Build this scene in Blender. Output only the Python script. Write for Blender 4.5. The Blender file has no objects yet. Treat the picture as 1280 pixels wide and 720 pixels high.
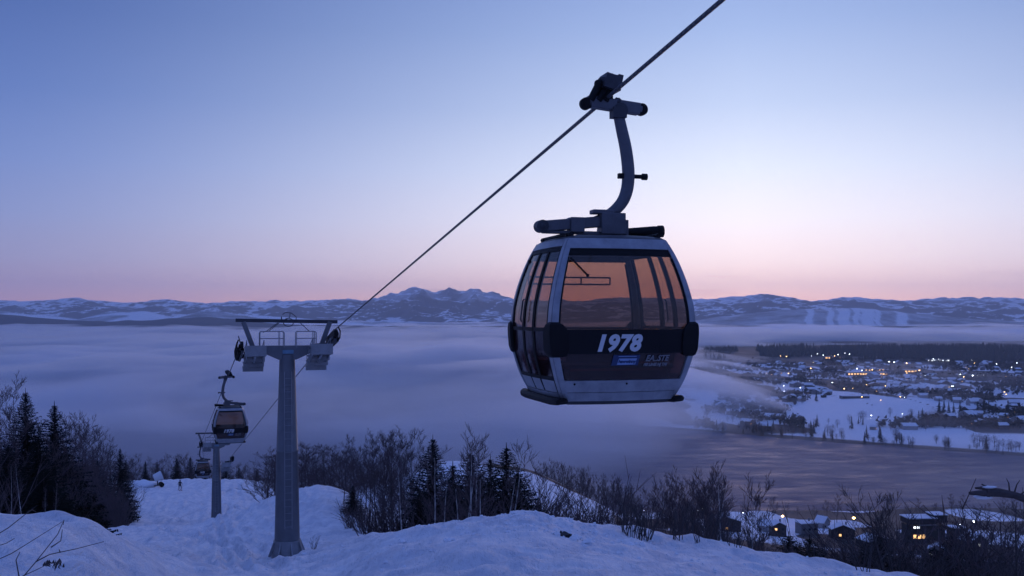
import bpy, math, random
import numpy as np
from mathutils import Vector, Matrix, noise as mnoise

F, HX, HY = 1244.0, 640.0, 390.0          # focal length and horizon of the 1280 px wide photograph
SC = bpy.context.scene
COL = SC.collection
PI = math.pi

def at(px, py, d):
    return Vector(((px - HX) / F * d, d, (HY - py) / F * d))

# ---------------------------------------------------------------- tagging
def tag(o, label=None, cat=None, group=None, kind=None):
    if label: o['label'] = label
    if cat: o['category'] = cat
    if group: o['group'] = group
    if kind: o['kind'] = kind
    return o

def empty(name, loc=(0, 0, 0), rz=0.0, label=None, cat=None, group=None):
    o = bpy.data.objects.new(name, None)
    COL.objects.link(o)
    o.location = loc
    o.rotation_euler = (0, 0, rz)
    tag(o, label, cat, group)
    return o

def copy_tree(o, parent=None):
    c = o.copy()
    COL.objects.link(c)
    if parent is not None:
        c.parent = parent
    for ch in list(o.children):
        copy_tree(ch, c)
    return c

# ---------------------------------------------------------------- mesh builder
class MB:
    def __init__(s):
        s.v = []; s.f = []; s.m = []; s.mi = 0
    def add(s, vs, fs, mat=None):
        n = len(s.v)
        s.v.extend([tuple(p) for p in vs])
        for f in fs:
            s.f.append(tuple(i + n for i in f)); s.m.append(s.mi if mat is None else mat)
    def box(s, c, size, rot=None, taper=1.0, mat=None):
        hx, hy, hz = size[0] / 2, size[1] / 2, size[2] / 2
        vs = []
        for z, t in ((-hz, 1.0), (hz, taper)):
            for x, y in ((-hx, -hy), (hx, -hy), (hx, hy), (-hx, hy)):
                vs.append(Vector((x * t, y * t, z)))
        if rot is not None:
            vs = [rot @ v for v in vs]
        c = Vector(c)
        s.add([v + c for v in vs], [(3, 2, 1, 0), (4, 5, 6, 7), (0, 1, 5, 4), (1, 2, 6, 5), (2, 3, 7, 6), (3, 0, 4, 7)], mat)
    def beam(s, a, b, w, h, up=(0, 0, 1), mat=None):
        a, b = Vector(a), Vector(b)
        d = (b - a); L = d.length; d.normalize()
        up = Vector(up)
        if abs(d.dot(up)) > .98: up = Vector((0, 1, 0))
        x = d.cross(up).normalized(); z = x.cross(d)
        R = Matrix((x, d, z)).transposed()
        s.box((a + b) / 2, (w, L, h), R, mat=mat)
    def tube(s, pts, r, n=8, cap=True, mat=None, closed=False):
        pts = [Vector(p) for p in pts]
        m = len(pts)
        rs = r if isinstance(r, (list, tuple)) else [r] * m
        vs = []; prev = None
        for i, p in enumerate(pts):
            if closed:
                t = pts[(i + 1) % m] - pts[i - 1]
            else:
                t = pts[min(i + 1, m - 1)] - pts[max(i - 1, 0)]
            if t.length < 1e-9: t = Vector((0, 0, 1))
            t.normalize()
            if prev is None:
                ref = Vector((0, 0, 1)) if abs(t.z) < .9 else Vector((1, 0, 0))
                x = t.cross(ref).normalized()
            else:
                x = prev - t * prev.dot(t)
                if x.length < 1e-6: x = t.cross(Vector((1, 0, 0)))
                x.normalize()
            prev = x
            y = t.cross(x)
            for k in range(n):
                a = 2 * PI * k / n
                vs.append(p + (x * math.cos(a) + y * math.sin(a)) * rs[i])
        fs = []
        rng = m if closed else m - 1
        for i in range(rng):
            for k in range(n):
                j = (i + 1) % m
                fs.append((i * n + k, i * n + (k + 1) % n, j * n + (k + 1) % n, j * n + k))
        if cap and not closed:
            fs.append(tuple(range(n - 1, -1, -1))); fs.append(tuple((m - 1) * n + k for k in range(n)))
        s.add(vs, fs, mat)
    def disc_wheel(s, c, axis, r, w, n=16, mat=None):
        c = Vector(c); axis = Vector(axis).normalized()
        s.tube([c - axis * w / 2, c - axis * w * .49, c + axis * w * .49, c + axis * w / 2], [r * .9, r, r, r * .9], n, mat=mat)
    def loft(s, rings, cap=True, mat=None):
        n = len(rings[0]); vs = [p for r in rings for p in r]; fs = []
        for i in range(len(rings) - 1):
            for k in range(n):
                fs.append((i * n + k, i * n + (k + 1) % n, (i + 1) * n + (k + 1) % n, (i + 1) * n + k))
        if cap:
            fs.append(tuple(range(n - 1, -1, -1))); fs.append(tuple((len(rings) - 1) * n + k for k in range(n)))
        s.add(vs, fs, mat)
    def blob(s, c, r, seed=0, rough=.25, n=10, mat=None):
        c = Vector(c); vs = []; fs = []
        r = Vector(r) if not isinstance(r, (int, float)) else Vector((r, r, r))
        vs.append(c + Vector((0, 0, -r.z)))
        for i in range(1, n):
            ph = PI * i / n
            for k in range(n * 2):
                th = PI * k / n
                d = Vector((math.sin(ph) * math.cos(th), math.sin(ph) * math.sin(th), -math.cos(ph)))
                q = 1 + rough * mnoise.noise(d * 1.7 + Vector((seed * 7.3, seed, 0))) + rough * .5 * mnoise.noise(d * 4.1 + Vector((seed, 3, seed)))
                vs.append(c + Vector((d.x * r.x, d.y * r.y, d.z * r.z)) * q)
        vs.append(c + Vector((0, 0, r.z)))
        m = n * 2
        for k in range(m): fs.append((0, 1 + (k + 1) % m, 1 + k))
        for i in range(n - 2):
            for k in range(m):
                a = 1 + i * m
                fs.append((a + k, a + (k + 1) % m, a + m + (k + 1) % m, a + m + k))
        a = 1 + (n - 2) * m; t = len(vs) - 1
        for k in range(m): fs.append((a + k, a + (k + 1) % m, t))
        s.add(vs, fs, mat)
    def build(s, name, mats, parent=None, smooth=False, bevel=0.0):
        me = bpy.data.meshes.new(name)
        me.from_pydata(s.v, [], s.f)
        if not isinstance(mats, (list, tuple)): mats = [mats]
        for m in mats: me.materials.append(m)
        if len(mats) > 1:
            me.polygons.foreach_set('material_index', s.m)
        if smooth:
            me.polygons.foreach_set('use_smooth', [True] * len(me.polygons))
        me.update()
        o = bpy.data.objects.new(name, me)
        COL.objects.link(o)
        if parent is not None: o.parent = parent
        if smooth and smooth != 'all':
            me.set_sharp_from_angle(angle=math.radians(38))
        if bevel:
            b = o.modifiers.new('bevel', 'BEVEL'); b.width = bevel; b.segments = 2; b.limit_method = 'ANGLE'
        return o

def grid_mesh(name, P, mats, smooth=True, closed_u=False):
    """P: array (rows, cols, 3)."""
    nr, nc = P.shape[:2]
    me = bpy.data.meshes.new(name)
    me.vertices.add(nr * nc)
    me.vertices.foreach_set('co', P.reshape(-1).astype(np.float32))
    i, j = np.meshgrid(np.arange(nr - 1), np.arange(nc if closed_u else nc - 1), indexing='ij')
    j2 = (j + 1) % nc
    q = np.stack([i * nc + j, i * nc + j2, (i + 1) * nc + j2, (i + 1) * nc + j], -1).reshape(-1, 4)
    me.loops.add(q.size); me.loops.foreach_set('vertex_index', q.reshape(-1).astype(np.int32))
    me.polygons.add(len(q)); me.polygons.foreach_set('loop_start', (np.arange(len(q)) * 4).astype(np.int32))
    if smooth: me.polygons.foreach_set('use_smooth', np.ones(len(q), bool))
    me.update(calc_edges=True); me.validate()
    for m in (mats if isinstance(mats, (list, tuple)) else [mats]): me.materials.append(m)
    o = bpy.data.objects.new(name, me); COL.objects.link(o)
    return o

# ---------------------------------------------------------------- numpy noise
_rs = np.random.RandomState(7)
_T = _rs.rand(256, 256)
def vnoise(x, y, seed=0):
    x = x + seed * 17.13; y = y + seed * 9.71
    xi = np.floor(x).astype(int); yi = np.floor(y).astype(int)
    fx = x - xi; fy = y - yi
    fx = fx * fx * fx * (fx * (fx * 6 - 15) + 10); fy = fy * fy * fy * (fy * (fy * 6 - 15) + 10)
    a = _T[xi & 255, yi & 255]; b = _T[(xi + 1) & 255, yi & 255]
    c = _T[xi & 255, (yi + 1) & 255]; d = _T[(xi + 1) & 255, (yi + 1) & 255]
    return (a * (1 - fx) + b * fx) * (1 - fy) + (c * (1 - fx) + d * fx) * fy
def fbm(x, y, oct=4, seed=0, gain=.5):
    s = 0; a = 1; t = 0
    for o in range(oct):
        s = s + a * (vnoise(x, y, seed + o * 3) * 2 - 1); t += a; a *= gain
        x, y = x * 1.97 + y * .31, y * 1.97 - x * .31
    return s / t
def ridged(x, y, oct=5, seed=0, gain=.5):
    s = 0; a = 1; t = 0; w = 1
    for o in range(oct):
        n = 1 - np.abs(vnoise(x, y, seed + o * 3) * 2 - 1); n = n * n * w
        w = np.clip(n * 1.8, 0, 1)
        s = s + a * n; t += a; a *= gain
        x, y = x * 1.93 + y * .4, y * 1.93 - x * .4
    return s / t
def sstep(a, b, x):
    t = np.clip((x - a) / (b - a), 0, 1); return t * t * (3 - 2 * t)

# ---------------------------------------------------------------- materials
def new_mat(name):
    m = bpy.data.materials.new(name); m.use_nodes = True
    nt = m.node_tree; nt.nodes.clear()
    out = nt.nodes.new('ShaderNodeOutputMaterial')
    return m, nt, out
def _n(nt, t, **kw):
    n = nt.nodes.new(t)
    for k, v in kw.items():
        if k in n.inputs: n.inputs[k].default_value = v
        else: setattr(n, k, v)
    return n
def mat(name, col, rough=.6, metal=0.0, var=.25, scale=3.0, bump=.0, bscale=30.0, col2=None, spec=.5, emit=None, estr=0.0):
    m, nt, out = new_mat(name)
    b = _n(nt, 'ShaderNodeBsdfPrincipled'); L = nt.links
    b.inputs['Roughness'].default_value = rough; b.inputs['Metallic'].default_value = metal
    b.inputs['Specular IOR Level'].default_value = spec
    tc = _n(nt, 'ShaderNodeTexCoord')
    nz = _n(nt, 'ShaderNodeTexNoise', Scale=scale, Detail=5.0, Roughness=.65)
    L.new(tc.outputs['Object'], nz.inputs['Vector'])
    cr = _n(nt, 'ShaderNodeValToRGB')
    c2 = col2 or tuple(c * (1 - var) for c in col)
    cr.color_ramp.elements[0].position = .35; cr.color_ramp.elements[1].position = .65
    cr.color_ramp.elements[0].color = (*c2, 1); cr.color_ramp.elements[1].color = (*col, 1)
    L.new(nz.outputs['Fac'], cr.inputs['Fac']); L.new(cr.outputs['Color'], b.inputs['Base Color'])
    rr = _n(nt, 'ShaderNodeMapRange'); rr.inputs['To Min'].default_value = max(rough - .12, .03); rr.inputs['To Max'].default_value = min(rough + .12, 1)
    L.new(nz.outputs['Fac'], rr.inputs['Value']); L.new(rr.outputs['Result'], b.inputs['Roughness'])
    if bump:
        n2 = _n(nt, 'ShaderNodeTexNoise', Scale=bscale, Detail=4.0)
        L.new(tc.outputs['Object'], n2.inputs['Vector'])
        bp = _n(nt, 'ShaderNodeBump', Strength=bump); bp.inputs['Distance'].default_value = .02
        L.new(n2.outputs['Fac'], bp.inputs['Height']); L.new(bp.outputs['Normal'], b.inputs['Normal'])
    if emit:
        b.inputs['Emission Color'].default_value = (*emit, 1); b.inputs['Emission Strength'].default_value = estr
    L.new(b.outputs[0], out.inputs['Surface'])
    return m

def glass_mat(name, tint, rough=.03, refl=.045, body=(.3, .2, .14), dust=.05):
    m, nt, out = new_mat(name); L = nt.links
    tc = _n(nt, 'ShaderNodeTexCoord')
    nz = _n(nt, 'ShaderNodeTexNoise', Scale=3.5, Detail=8.0, Roughness=.7, Distortion=.8); L.new(tc.outputs['Object'], nz.inputs['Vector'])
    t = _n(nt, 'ShaderNodeBsdfTransparent'); t.inputs['Color'].default_value = (*tint, 1)
    g = _n(nt, 'ShaderNodeBsdfGlossy'); g.inputs['Color'].default_value = (.85, .85, .85, 1)
    rr = _n(nt, 'ShaderNodeMapRange'); rr.inputs['From Min'].default_value = .4; rr.inputs['From Max'].default_value = .75
    rr.inputs['To Min'].default_value = rough; rr.inputs['To Max'].default_value = rough + .16
    L.new(nz.outputs['Fac'], rr.inputs['Value']); L.new(rr.outputs[0], g.inputs['Roughness'])
    lw = _n(nt, 'ShaderNodeLayerWeight', Blend=.5)
    pw = _n(nt, 'ShaderNodeMath', operation='POWER'); pw.inputs[1].default_value = 4.0; L.new(lw.outputs['Facing'], pw.inputs[0])
    fr = _n(nt, 'ShaderNodeMath', operation='MULTIPLY_ADD'); fr.inputs[1].default_value = .55; fr.inputs[2].default_value = refl
    L.new(pw.outputs[0], fr.inputs[0])
    mx = _n(nt, 'ShaderNodeMixShader')
    L.new(fr.outputs[0], mx.inputs[0]); L.new(t.outputs[0], mx.inputs[1]); L.new(g.outputs[0], mx.inputs[2])
    df = _n(nt, 'ShaderNodeBsdfDiffuse'); df.inputs['Color'].default_value = (*body, 1)
    dm = _n(nt, 'ShaderNodeMapRange'); dm.inputs['From Min'].default_value = .3; dm.inputs['From Max'].default_value = .75
    dm.inputs['To Min'].default_value = dust * .4; dm.inputs['To Max'].default_value = dust * 1.7; L.new(nz.outputs['Fac'], dm.inputs['Value'])
    m2 = _n(nt, 'ShaderNodeMixShader'); L.new(dm.outputs[0], m2.inputs[0]); L.new(mx.outputs[0], m2.inputs[1]); L.new(df.outputs[0], m2.inputs[2])
    L.new(m2.outputs[0], out.inputs['Surface'])
    return m

M = {}
M['steel'] = mat('galvanised_steel', (.30, .31, .33), .45, .35, .25, 2.2, .15, 12)
M['steel_dark'] = mat('dark_steel', (.06, .063, .075), .5, .4, .3, 4)
M['pole'] = mat('pole_steel', (.17, .18, .20), .5, .3, .22, 1.2, .1, 6)
M['silver'] = mat('silver_paint', (.34, .36, .40), .40, .3, .30, 5.0, .12, 90)
M['hanger'] = mat('hanger_grey_paint', (.12, .125, .145), .45, .3, .25, 5, .1, 40)
M['black'] = mat('black_rubber', (.007, .007, .009), .6, 0, .3, 6, .1, 60, spec=.22)
M['band'] = mat('black_gloss_panel', (.006, .006, .010), .3, 0, .2, 2, spec=.25)
M['seat'] = mat('dark_seat_shell', (.030, .028, .034), .55, 0, .3, 5)
M['redstripe'] = mat('red_stripe', (.30, .03, .02), .5, 0, .2, 5)
M['glass'] = glass_mat('amber_tinted_glass', (.775, .665, .60), .02, .055, (.26, .21, .19), .035)
M['glass_low'] = glass_mat('dark_tinted_glass', (.58, .46, .46), .04, .06, (.10, .05, .055), .16)
M['print'] = mat('pale_vinyl_print', (.62, .64, .68), .5, 0, .08, 8)
M['print_dim'] = mat('grey_vinyl_print', (.20, .205, .23), .5, 0, .2, 8)
M['print_blue'] = mat('blue_vinyl_sticker', (.02, .045, .14), .45, 0, .15, 8)
M['print_sky'] = mat('light_blue_vinyl', (.24, .36, .62), .5, 0, .15, 8)
M['bark'] = mat('dark_bark', (.075, .062, .062), .9, 0, .4, 4, .4, 20)
M['twig'] = mat('reddish_twigs', (.11, .078, .080), .9, 0, .35, 1.5)
M['birch'] = mat('birch_bark', (.60, .58, .57), .8, 0, .5, 3, .2, 20, col2=(.13, .12, .12))
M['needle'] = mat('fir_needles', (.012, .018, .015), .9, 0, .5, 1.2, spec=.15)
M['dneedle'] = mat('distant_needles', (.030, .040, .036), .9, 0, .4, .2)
M['snowlump'] = mat('settled_snow', (.78, .80, .84), .7, 0, .06, 3)
M['roofsnow'] = mat('snow_on_roofs', (.70, .72, .76), .8, 0, .1, .5)
M['wall_dark'] = mat('dark_timber_wall', (.035, .030, .030), .8, 0, .4, .8)
M['wall_mid'] = mat('weathered_plaster', (.20, .19, .19), .85, 0, .3, .3)
M['wall_pale'] = mat('pale_render', (.34, .33, .33), .85, 0, .2, .3)
M['lit'] = mat('lit_window_warm', (.3, .2, .1), .5, emit=(1.0, .55, .22), estr=1.8)
M['litw'] = mat('lit_window_white', (.3, .3, .3), .5, emit=(.85, .92, 1.0), estr=2.6)
M['lampw'] = mat('white_lamp_head', (.3, .3, .3), .5, emit=(.86, .93, 1.0), estr=16)
M['lampo'] = mat('warm_lamp_head', (.3, .3, .3), .5, emit=(1.0, .58, .22), estr=14)
M['darkwin'] = mat('dark_window', (.02, .022, .03), .15)
M['rock'] = mat('dark_rock', (.045, .042, .045), .85, 0, .4, 3, .5, 12)
M['cloth'] = mat('dark_ski_clothing', (.02, .022, .04), .8)
M['skin'] = mat('skin', (.45, .28, .2), .6)
M['sign'] = mat('pale_blue_plate', (.16, .30, .42), .5)
M['whiteplastic'] = mat('frosted_white_cover', (.62, .64, .68), .6, 0, .1, 2)
# ================================================================ terrain
COLS = [-400, 0, 100, 150, 250, 350, 400, 440, 475, 560, 660, 760, 900, 1100, 1280, 1700]
def _row(*a): return list(a)
TAB = {
 .5: [-1.62] * 16,
 2: [-1.8] * 16,
 8: [-2.6, -2.6, -2.8, -3.0, -3.0, -3.0, -3.0, -3.0, -3.0, -2.9, -2.9, -2.9, -2.9, -3.0, -3.1, -3.2],
 15: [-3.1, -3.2, -3.4, -3.9, -4.6, -4.6, -4.6, -4.6, -4.5, -4.2, -4.1, -4.2, -4.4, -4.8, -5.1, -5.6],
 19: [-3.80, -3.86, -3.98, -4.3, -5.1, -5.5, -5.5, -5.45, -5.3, -4.9, -4.75, -4.9, -5.2, -5.7, -6.1, -6.6],
 25: [-5.8, -5.8, -5.6, -5.7, -6.5, -6.9, -6.9, -6.6, -6.2, -5.7, -5.5, -5.8, -6.2, -7.0, -7.6, -8.4],
 32: [-8.2, -8.0, -7.8, -7.6, -8.15, -8.4, -8.05, -7.65, -7.2, -6.78, -6.62, -6.95, -7.4, -8.15, -8.9, -10],
 38: [-9.6, -9.4, -9.2, -9.1, -9.6, -9.7, -9.3, -8.95, -8.4, -9.2, -9.2, -8.6, -9.0, -11.2, -13, -15],
 48: [-12.2, -12, -11.8, -11.8, -11.8, -11.8, -11.3, -10.95, -10.5, -15, -15.5, -15, -15.5, -19, -21, -24],
 70: [-17.5, -17, -16.5, -16, -16, -15.6, -15.2, -15.1, -15.7, -22, -23, -24, -26, -29, -32, -36],
 95: [-23, -22, -21.3, -20.5, -20.3, -17.2, -16.2, -17.0, -20.5, -27, -29, -31, -34, -38, -42, -46],
 120: [-28, -27, -26.5, -25.6, -25.4, -24, -22, -23.5, -28, -33, -34, -38, -42, -48, -54, -60],
 160: [-33, -31, -30, -29.5, -29.5, -29.8, -31, -34, -36, -39, -38, -44, -50, -58, -66, -72],
 200: [-36, -34, -33.5, -33.6, -33.5, -33.5, -37, -40, -42, -43, -41, -50, -60, -68, -76, -84],
 240: [-42, -40, -42, -44, -45, -45, -46, -48, -48, -46, -43, -53, -68, -78, -86, -92],
 300: [-62, -60, -62, -64, -65, -62, -58, -55, -51, -43, -46.3, -58, -80, -90, -98, -102],
 360: [-90, -88, -88, -90, -90, -88, -84, -80, -76, -70, -70, -75, -92, -102, -108, -112],
 430: [-112, -110, -110, -110, -110, -110, -107, -104, -100, -92, -80, -86, -104, -113, -119, -122],
 520: [-126, -126, -126, -126, -126, -126, -125, -124, -122, -118, -112, -112, -115, -122, -127, -130],
 620: [-139, -139, -139, -139, -139, -139, -139, -138, -138, -137, -135, -133, -131, -134, -137, -139],
 720: [-147] * 16,
 60000: [-147] * 16,
}
_ds = sorted(TAB); _lg = np.log(np.array(_ds)); _tz = np.array([TAB[d] for d in _ds])
_gx = np.linspace(-500, 1800, 301); _gd = np.linspace(math.log(.5), math.log(900), 420)
_G = np.zeros((420, 301))
_tmp = np.stack([np.interp(_gd, _lg, _tz[:, c]) for c in range(len(COLS))], 1)
for r in range(420): _G[r] = np.interp(_gx, COLS, _tmp[r])
def _blur(G, k):
    for _ in range(k):
        p = np.pad(G, 1, mode='edge')
        G = (p[:-2, 1:-1] + 2 * p[1:-1, 1:-1] + p[2:, 1:-1]) / 4
        p = np.pad(G, 1, mode='edge')
        G = (p[1:-1, :-2] + 2 * p[1:-1, 1:-1] + p[1:-1, 2:]) / 4
    return G
_G = _blur(_G, 3)
def _near(px, d):
    u = np.clip((px - _gx[0]) / (_gx[1] - _gx[0]), 0, 299.999); v = np.clip((np.log(d) - _gd[0]) / (_gd[1] - _gd[0]), 0, 418.999)
    i = u.astype(int); j = v.astype(int); fu = u - i; fv = v - j
    return (_G[j, i] * (1 - fu) + _G[j, i + 1] * fu) * (1 - fv) + (_G[j + 1, i] * (1 - fu) + _G[j + 1, i + 1] * fu) * fv
def pxd(x, y):
    r = np.sqrt(x * x + y * y)
    d = np.maximum(np.maximum(y, .6 * r), .5)
    return HX + F * x / d, d
def far_shore(px): return np.interp(px, [-400, 0, 500, 800, 930, 1100, 1280, 1700], [1500, 1500, 1420, 1280, 1204, 1105, 1025, 900])
WZ = -150.0
SKI = [(1.5, 2.2, 7., .3), (3.2, 1.4, 5., 1.7), (-1.4, 3.0, 11., 2.9), (5.2, 1.0, 4.2, .9), (.2, .4, 30., 0), (.9, .4, 30., 0), (6.5, 2.4, 9., 4.), (8.3, .5, 26., 1.), (9.0, .5, 26., 1.), (-3., 1.6, 6., 2.), (3.9, 3.4, 13., 5.)]
def H(x, y, micro=True):
    x = np.asarray(x, float); y = np.asarray(y, float)
    px, d = pxd(x, y)
    z = _near(px, d)
    ns = np.interp(px, [-400, 300, 640, 900, 1280, 1700], [690, 700, 720, 742, 760, 770]) + 12 * fbm(x / 60, y / 60, 3, 5)
    fs = far_shore(px) + 22 * fbm(x / 90, y / 90, 3, 8)
    far = -149.2 + 5.5 * sstep(0, 1500, d - fs) + (3.0 * fbm(x / 420, y / 420, 3, 11) + 1.6 * fbm(x / 90, y / 90, 3, 21)) * sstep(20, 300, d - fs)
    far = far + 16 * sstep(2650, 3300, d) * (1 - sstep(4200, 5200, d)) * sstep(800, 1020, px)
    far = far + 11 * np.exp(-((px - 1085) / 95) ** 2 - ((d - 1560) / 230) ** 2)
    far = far - 8 * sstep(5000, 7000, d)
    river = -156.0
    s1 = sstep(-14, 14, d - ns); s2 = sstep(-14, 14, d - fs)
    z = z * (1 - s1) + (river * (1 - s2) + far * s2) * s1
    mid = sstep(60, 200, d) * (1 - sstep(640, 720, d))
    z = z + mid * 1.2 * fbm(x / 45, y / 45, 3, 31)
    if micro:
        near = 1 - sstep(150, 350, d)
        piste = np.interp(px, [100, 160, 330, 430], [0, 1, 1, 0]) * sstep(26, 40, d)
        z = z + near * (.17 * fbm(x / 7, y / 9, 4, 41) + .17 * fbm(x / 1.1, y / 1.5, 3, 51) + .045 * fbm(x / .42, y / .5, 2, 57) * (1 - sstep(30, 60, d)) * (1 - .3 * piste))
        u = x + .29 * y + .5 * fbm(x / 12, y / 20, 2, 91)
        z = z + near * piste * (.24 * fbm(u * 1.2, y / 14, 3, 93) + .10 * fbm(u * 3.6, y / 9, 2, 95) + .16 * fbm(x * .9, y * .5, 3, 99))
        for x0, am, lam, ph in SKI:
            xc = x0 - .30 * y + am * np.sin(y / lam + ph); q = (x - xc)
            z = z + near * piste * (-.18 * np.exp(-(q / .22) ** 2) + .10 * np.exp(-((np.abs(q) - .42) / .16) ** 2))
        ub = x * .25 + y; z = z + near * (1 - piste) * .10 * fbm(x / 3.4, ub / .9, 3, 97) * (1 - sstep(45, 70, d))
        # wind-scoured ripples and lumps along the bank crest
        bank = np.exp(-((d - 31) / 5.0) ** 2) * sstep(440, 520, px)
        z = z + bank * .32 * fbm(x / 2.1, y / 2.6, 4, 61)
        lump = np.exp(-((px - 668) / 38) ** 2 - ((d - 30.5) / 3.0) ** 2)
        z = z + lump * .02
        trk = .5 + .5 * np.sin((x + .28 * y) * 5.1 + 2.2 * fbm(x / 6, y / 9, 2, 71))
        z = z - near * piste * .13 * trk * sstep(.35, .75, vnoise(x / 5, y / 14, 77))
        cut = np.clip((px - 20) / 100, 0, 1) * np.exp(-((d - 17.5) / 3) ** 2) * (px < 160)
        z = z + cut * .10 * fbm(x / .6, y / .7, 3, 81)
    return z
def hz(x, y): return float(H(np.array([x]), np.array([y]))[0])
def ground_at(px, d): return Vector(((px - HX) / F * d, d, hz((px - HX) / F * d, d)))

def build_ground():
    az_f = np.linspace(-34, 34, 560)
    az_r = np.concatenate([np.linspace(36, 180, 49), np.linspace(-177, -36, 48)])
    az = np.radians(np.concatenate([az_f, az_r]))
    r = np.concatenate([np.exp(np.linspace(math.log(.6), math.log(12), 60, endpoint=False)),
                        np.exp(np.linspace(math.log(12), math.log(130), 330, endpoint=False)),
                        np.exp(np.linspace(math.log(130), math.log(4500), 330, endpoint=False)),
                        np.exp(np.linspace(math.log(4500), math.log(16000), 30))])
    R, A = np.meshgrid(r, az, indexing='ij')
    X = R * np.sin(A); Y = R * np.cos(A); Z = H(X, Y)
    P = np.stack([X, Y, Z], -1)
    o = grid_mesh('ground', P, M['ground'], True, True)
    px, d = pxd(X, Y)
    # land cover: 0 open snow, 1 bare brush, earth and woodland floor
    c = np.zeros_like(X)
    rb = sstep(740, 790, px) * sstep(38, 43, d) * (1 - sstep(330, 420, d))
    c = np.maximum(c, rb * sstep(.36, .56, vnoise(X / 14, Y / 18, 3)))
    c = np.maximum(c, sstep(742, 775, px) * sstep(37.5, 40, d) * (1 - sstep(48, 56, d)))
    c = np.maximum(c, sstep(470, 540, px) * (1 - sstep(700, 760, px)) * sstep(50, 60, d) * (1 - sstep(90, 130, d)) * .6)
    track = np.exp(-((d - 296 - 9 * np.sin(px / 60)) / 7) ** 2) * sstep(560, 640, px) * (1 - sstep(800, 830, px))
    c = np.maximum(c, track * 1.0)
    c = np.maximum(c, sstep(310, 335, d) * (1 - sstep(470, 520, d)) * .85)
    nt = sstep(470, 520, d) * (1 - sstep(800, 860, d))
    c = np.maximum(c, nt * sstep(.40, .55, vnoise(X / 40, Y / 60, 13)))
    sh = np.exp(-((d - far_shore(px) - 8) / 26) ** 2)
    c = np.maximum(c, sh)
    fl = sstep(1180, 1260, d)
    pat = sstep(.42, .54, vnoise(X / 110, Y / 260, 23) * .65 + vnoise(X / 40, Y / 90, 33) * .35)
    fld = np.clip(np.exp(-((px - 1085) / 90) ** 2 - ((d - 1480) / 170) ** 2) * 1.3 + np.exp(-((px - 1250) / 60) ** 2 - ((d - 1650) / 200) ** 2), 0, 1)
    hedge = np.exp(-((vnoise(X / 95, Y / 190, 53) - .5) / .022) ** 2)
    c = np.maximum(c, fl * np.clip(pat - fld * .9, 0, 1)); c = np.maximum(c, fl * hedge * .75)
    c = np.maximum(c, sstep(2600, 2850, d) * (1 - sstep(4500, 5000, d)))
    c = np.maximum(c, (1 - sstep(-100, 120, px - 700)) * sstep(1300, 1400, d) * .8)
    at_ = o.data.attributes.new('cover', 'FLOAT', 'POINT')
    at_.data.foreach_set('value', np.clip(c, 0, 1).reshape(-1).astype(np.float32))
    tag(o, kind='structure')
    return o

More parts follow.
